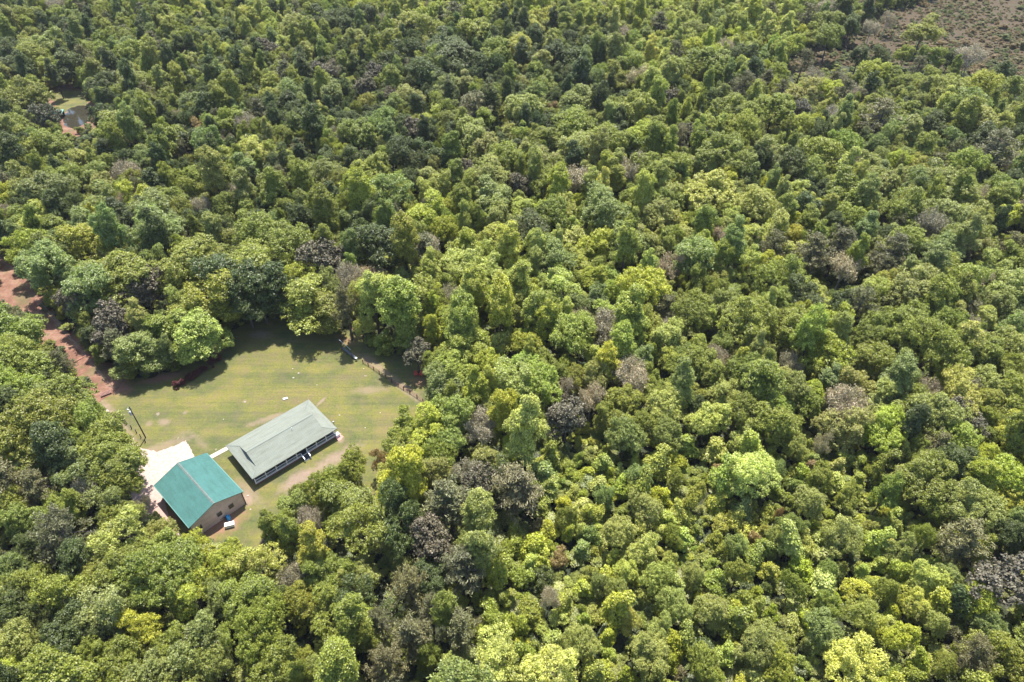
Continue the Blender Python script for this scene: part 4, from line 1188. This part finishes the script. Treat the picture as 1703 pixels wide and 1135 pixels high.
made = {}
def make_tree(t):
    """First of a kind builds its trunk and crown; the rest copy both."""
    pr = PROTO[t['proto']]
    src = made.get(t['proto'])
    if src is None:
        root = empty(t['kindname'])
        kids = []
        for nm in ('trunk', 'branches', 'crown'):
            if nm in pr:
                o = bpy.data.objects.new(nm, pr[nm]); COL.objects.link(o); o.parent = root; kids.append(o)
        made[t['proto']] = (root, kids)
    else:
        root = src[0].copy(); COL.objects.link(root)
        kids = []
        for k in src[1]:
            o = k.copy(); COL.objects.link(o); o.parent = root; kids.append(o)
    root.name = t['kindname']
    root.location = (t['x'], t['y'], 0)
    root.rotation_euler = (rng.gauss(0, 0.05), rng.gauss(0, 0.05), t['rz'])
    s = t['r'] / pr['r']
    e = 1 + (t['ell'] - 1) * (0.4 if t.get('listed') else 1)
    if t['tone'] == 'M': s *= 0.95
    root.scale = (s * e, s / e, t['h'] / pr['h'])
    tag(root, t['label'], CAT[t['kindname']], t.get('group') or GROUP[t['kindname']])
    kids[-1]['tint'] = t['tint']
    return root
for t in singles: make_tree(t)

# burgundy hedge shrubs along the foot of the corner trees
HEDGE = [(292, 640), (303, 635), (315, 628), (327, 621), (339, 613), (351, 604), (362, 595)]
for k, (x, y) in enumerate(HEDGE):
    p = at(x, y, 0.8)
    t = dict(x=p.x, y=p.y, r=1.0, h=1.7, tone='S', form='s', proto='shrub%d' % (k % 5), kindname='burgundy_shrub', rz=k * 1.3, ell=1.0, tint=(0.11, 0.022, 0.028),
             label='deep burgundy low shrub in the hedge at the corner trees, ' + (['leftmost', 'second from left', 'third from left', 'middle one', 'third from right', 'second from right', 'rightmost'][k]), group='burgundy shrubs in a row')
    CAT['burgundy_shrub'] = 'shrub'
    make_tree(t)

# ------------------------------------------------------------------ scatter by geometry nodes: one object per mass
def scatter(name, items, label=None):
    """items: dicts x, y, z, proto, s, sz, rz, tint. One point per plant; each kind of plant is instanced on its own points."""
    me = bpy.data.meshes.new(name)
    n = len(items)
    me.vertices.add(n)
    me.vertices.foreach_set('co', np.array([(i['x'], i['y'], i.get('z', 0)) for i in items], dtype=np.float32).reshape(-1))
    protos = sorted({i['proto'] for i in items})
    pid = {p: k for k, p in enumerate(protos)}
    a = me.attributes.new('kind_index', 'INT', 'POINT'); a.data.foreach_set('value', np.array([pid[i['proto']] for i in items], dtype=np.int32))
    a = me.attributes.new('grow', 'FLOAT_VECTOR', 'POINT'); a.data.foreach_set('vector', np.array([(i['s'] * i.get('e', 1), i['s'] / i.get('e', 1), i['sz']) for i in items], dtype=np.float32).reshape(-1))
    a = me.attributes.new('turn', 'FLOAT_VECTOR', 'POINT'); a.data.foreach_set('vector', np.array([(0, 0, i['rz']) for i in items], dtype=np.float32).reshape(-1))
    a = me.attributes.new('tint', 'FLOAT_VECTOR', 'POINT'); a.data.foreach_set('vector', np.array([i['tint'] for i in items], dtype=np.float32).reshape(-1))
    o = bpy.data.objects.new(name, me)
    COL.objects.link(o)
    ng = bpy.data.node_groups.new(name, 'GeometryNodeTree')
    ng.interface.new_socket('Geometry', in_out='INPUT', socket_type='NodeSocketGeometry')
    ng.interface.new_socket('Geometry', in_out='OUTPUT', socket_type='NodeSocketGeometry')
    N = ng.nodes; L = ng.links
    gi, go = N.new('NodeGroupInput'), N.new('NodeGroupOutput')
    join = N.new('GeometryNodeJoinGeometry')
    def attr(nm, ty):
        q = N.new('GeometryNodeInputNamedAttribute'); q.data_type = ty; q.inputs[0].default_value = nm
        return q.outputs[0]
    ki, gr, tu = attr('kind_index', 'INT'), attr('grow', 'FLOAT_VECTOR'), attr('turn', 'FLOAT_VECTOR')
    for p in protos:
        cmp_ = N.new('FunctionNodeCompare'); cmp_.data_type = 'INT'; cmp_.operation = 'EQUAL'
        L.new(ki, cmp_.inputs[2]); cmp_.inputs[3].default_value = pid[p]
        jj = N.new('GeometryNodeJoinGeometry')
        for src in made[p][1]:
            oi = N.new('GeometryNodeObjectInfo'); oi.transform_space = 'ORIGINAL'; oi.inputs[0].default_value = src
            L.new(oi.outputs['Geometry'], jj.inputs[0])
        ip = N.new('GeometryNodeInstanceOnPoints')
        L.new(gi.outputs[0], ip.inputs['Points']); L.new(cmp_.outputs[0], ip.inputs['Selection']); L.new(jj.outputs[0], ip.inputs['Instance'])
        L.new(tu, ip.inputs['Rotation']); L.new(gr, ip.inputs['Scale'])
        L.new(ip.outputs[0], join.inputs[0])
    L.new(join.outputs[0], go.inputs[0])
    md = o.modifiers.new('scatter', 'NODES'); md.node_group = ng
    o['kind'] = 'stuff'
    if label: o['label'] = label
    return o
items = []
for t in rest:
    if t['proto'] not in made: continue
    pr = PROTO[t['proto']]
    items.append(dict(x=t['x'], y=t['y'], proto=t['proto'], s=t['r'] / pr['r'], sz=t['h'] / pr['h'], rz=t['rz'], e=t['ell'], tint=t['tint']))
scatter('woodland', items, 'unbroken spring woodland around and beyond the clearing')

# low growth on the forest floor between the crowns
items = []
y = 24.0
while y < 470:
    hw = 0.757 * (0.755 * y + 75) * 1.03 + 8
    x = -hw
    st_ = 2.6 if y < 200 else 4.2
    while x < hw:
        gx, gy = x + rng.uniform(-1.3, 1.3), y + rng.uniform(-1.3, 1.3)
        x += st_
        px, py, pp_ = to_px(gx, gy, 0)
        if inside(px, py, LAWN) or inside(px, py, ROAD_CLEAR) or inside(px, py, POND_CLEAR) or inside(px, py, BRUSH) or inside(px, py, GRAVEL): continue
        if rng.random() < 0.1: continue
        p = rng.choice(FORMS['s'] + FORMS['a'])
        r = rng.uniform(1.0, 2.0)
        c = TINT[pick([('G', 5), ('D', 1 if inside(px, py, THICKET) else 3), ('O', 2), ('B', 1), ('Y', 1)])]
        k = rng.uniform(0.75, 1.1)
        items.append(dict(x=gx, y=gy, proto=p, s=r / PROTO[p]['r'], sz=r * rng.uniform(0.9, 1.5) / PROTO[p]['h'], rz=rng.uniform(0, 6.28), tint=(c[0] * k, c[1] * k, c[2] * k)))
    y += st_
scatter('undergrowth', items, 'low green undergrowth on the forest floor')

# dry brush of the clearing at the far right
items = []
for k in range(9000):
    px, py = rng.uniform(1290, 1790), rng.uniform(-25, 150)
    if not inside(px, py, BRUSH): continue
    q = at(px, py, 0)
    if rng.random() < 0.25 + 0.35 * math.sin(q.x * 0.11 + 2 * math.sin(q.y * 0.05)): continue
    p = rng.choice(FORMS['s'])
    r = 0.45 + 1.1 * rng.random() ** 2.5 * (1.0 if rng.random() < 0.93 else 2.2)
    c = pick([((0.24, 0.175, 0.095), 5), ((0.19, 0.165, 0.08), 4), ((0.15, 0.175, 0.055), 4), ((0.10, 0.11, 0.05), 1), ((0.26, 0.21, 0.15), 1)])
    items.append(dict(x=q.x, y=q.y, proto=p, s=r / PROTO[p]['r'], sz=r * rng.uniform(0.7, 1.4) / PROTO[p]['h'], rz=rng.uniform(0, 6.28), tint=c))
scatter('dry_brush', items, 'dry brown brush covering the far clearing')
print('TREES', len(trees), 'singles', len(singles), {k: sum(t['kindname'] == k for t in singles) for k in LIMIT}, 'rest', len(rest), 'leaves', {k: len(v['crown'].vertices) // 4 for k, v in PROTO.items()})

# ------------------------------------------------------------------ thin summer haze over the whole valley
hz = MB().box((0, 2000, 59), (4990, 4980, 122)).build('haze', None)
hz.data.materials.clear()
hm = bpy.data.materials.new('haze_air'); hm.use_nodes = True
t = hm.node_tree
for n in list(t.nodes):
    if n.type == 'BSDF_PRINCIPLED': t.nodes.remove(n)
pv = t.nodes.new('ShaderNodeVolumePrincipled')
pv.inputs['Color'].default_value = (0.86, 0.91, 1.0, 1)
pv.inputs['Density'].default_value = 0.00005
t.links.new(pv.outputs[0], t.nodes['Material Output'].inputs['Volume'])
hz.data.materials.append(hm)
hz['kind'] = 'stuff'
scene.cycles.volume_bounces = 0
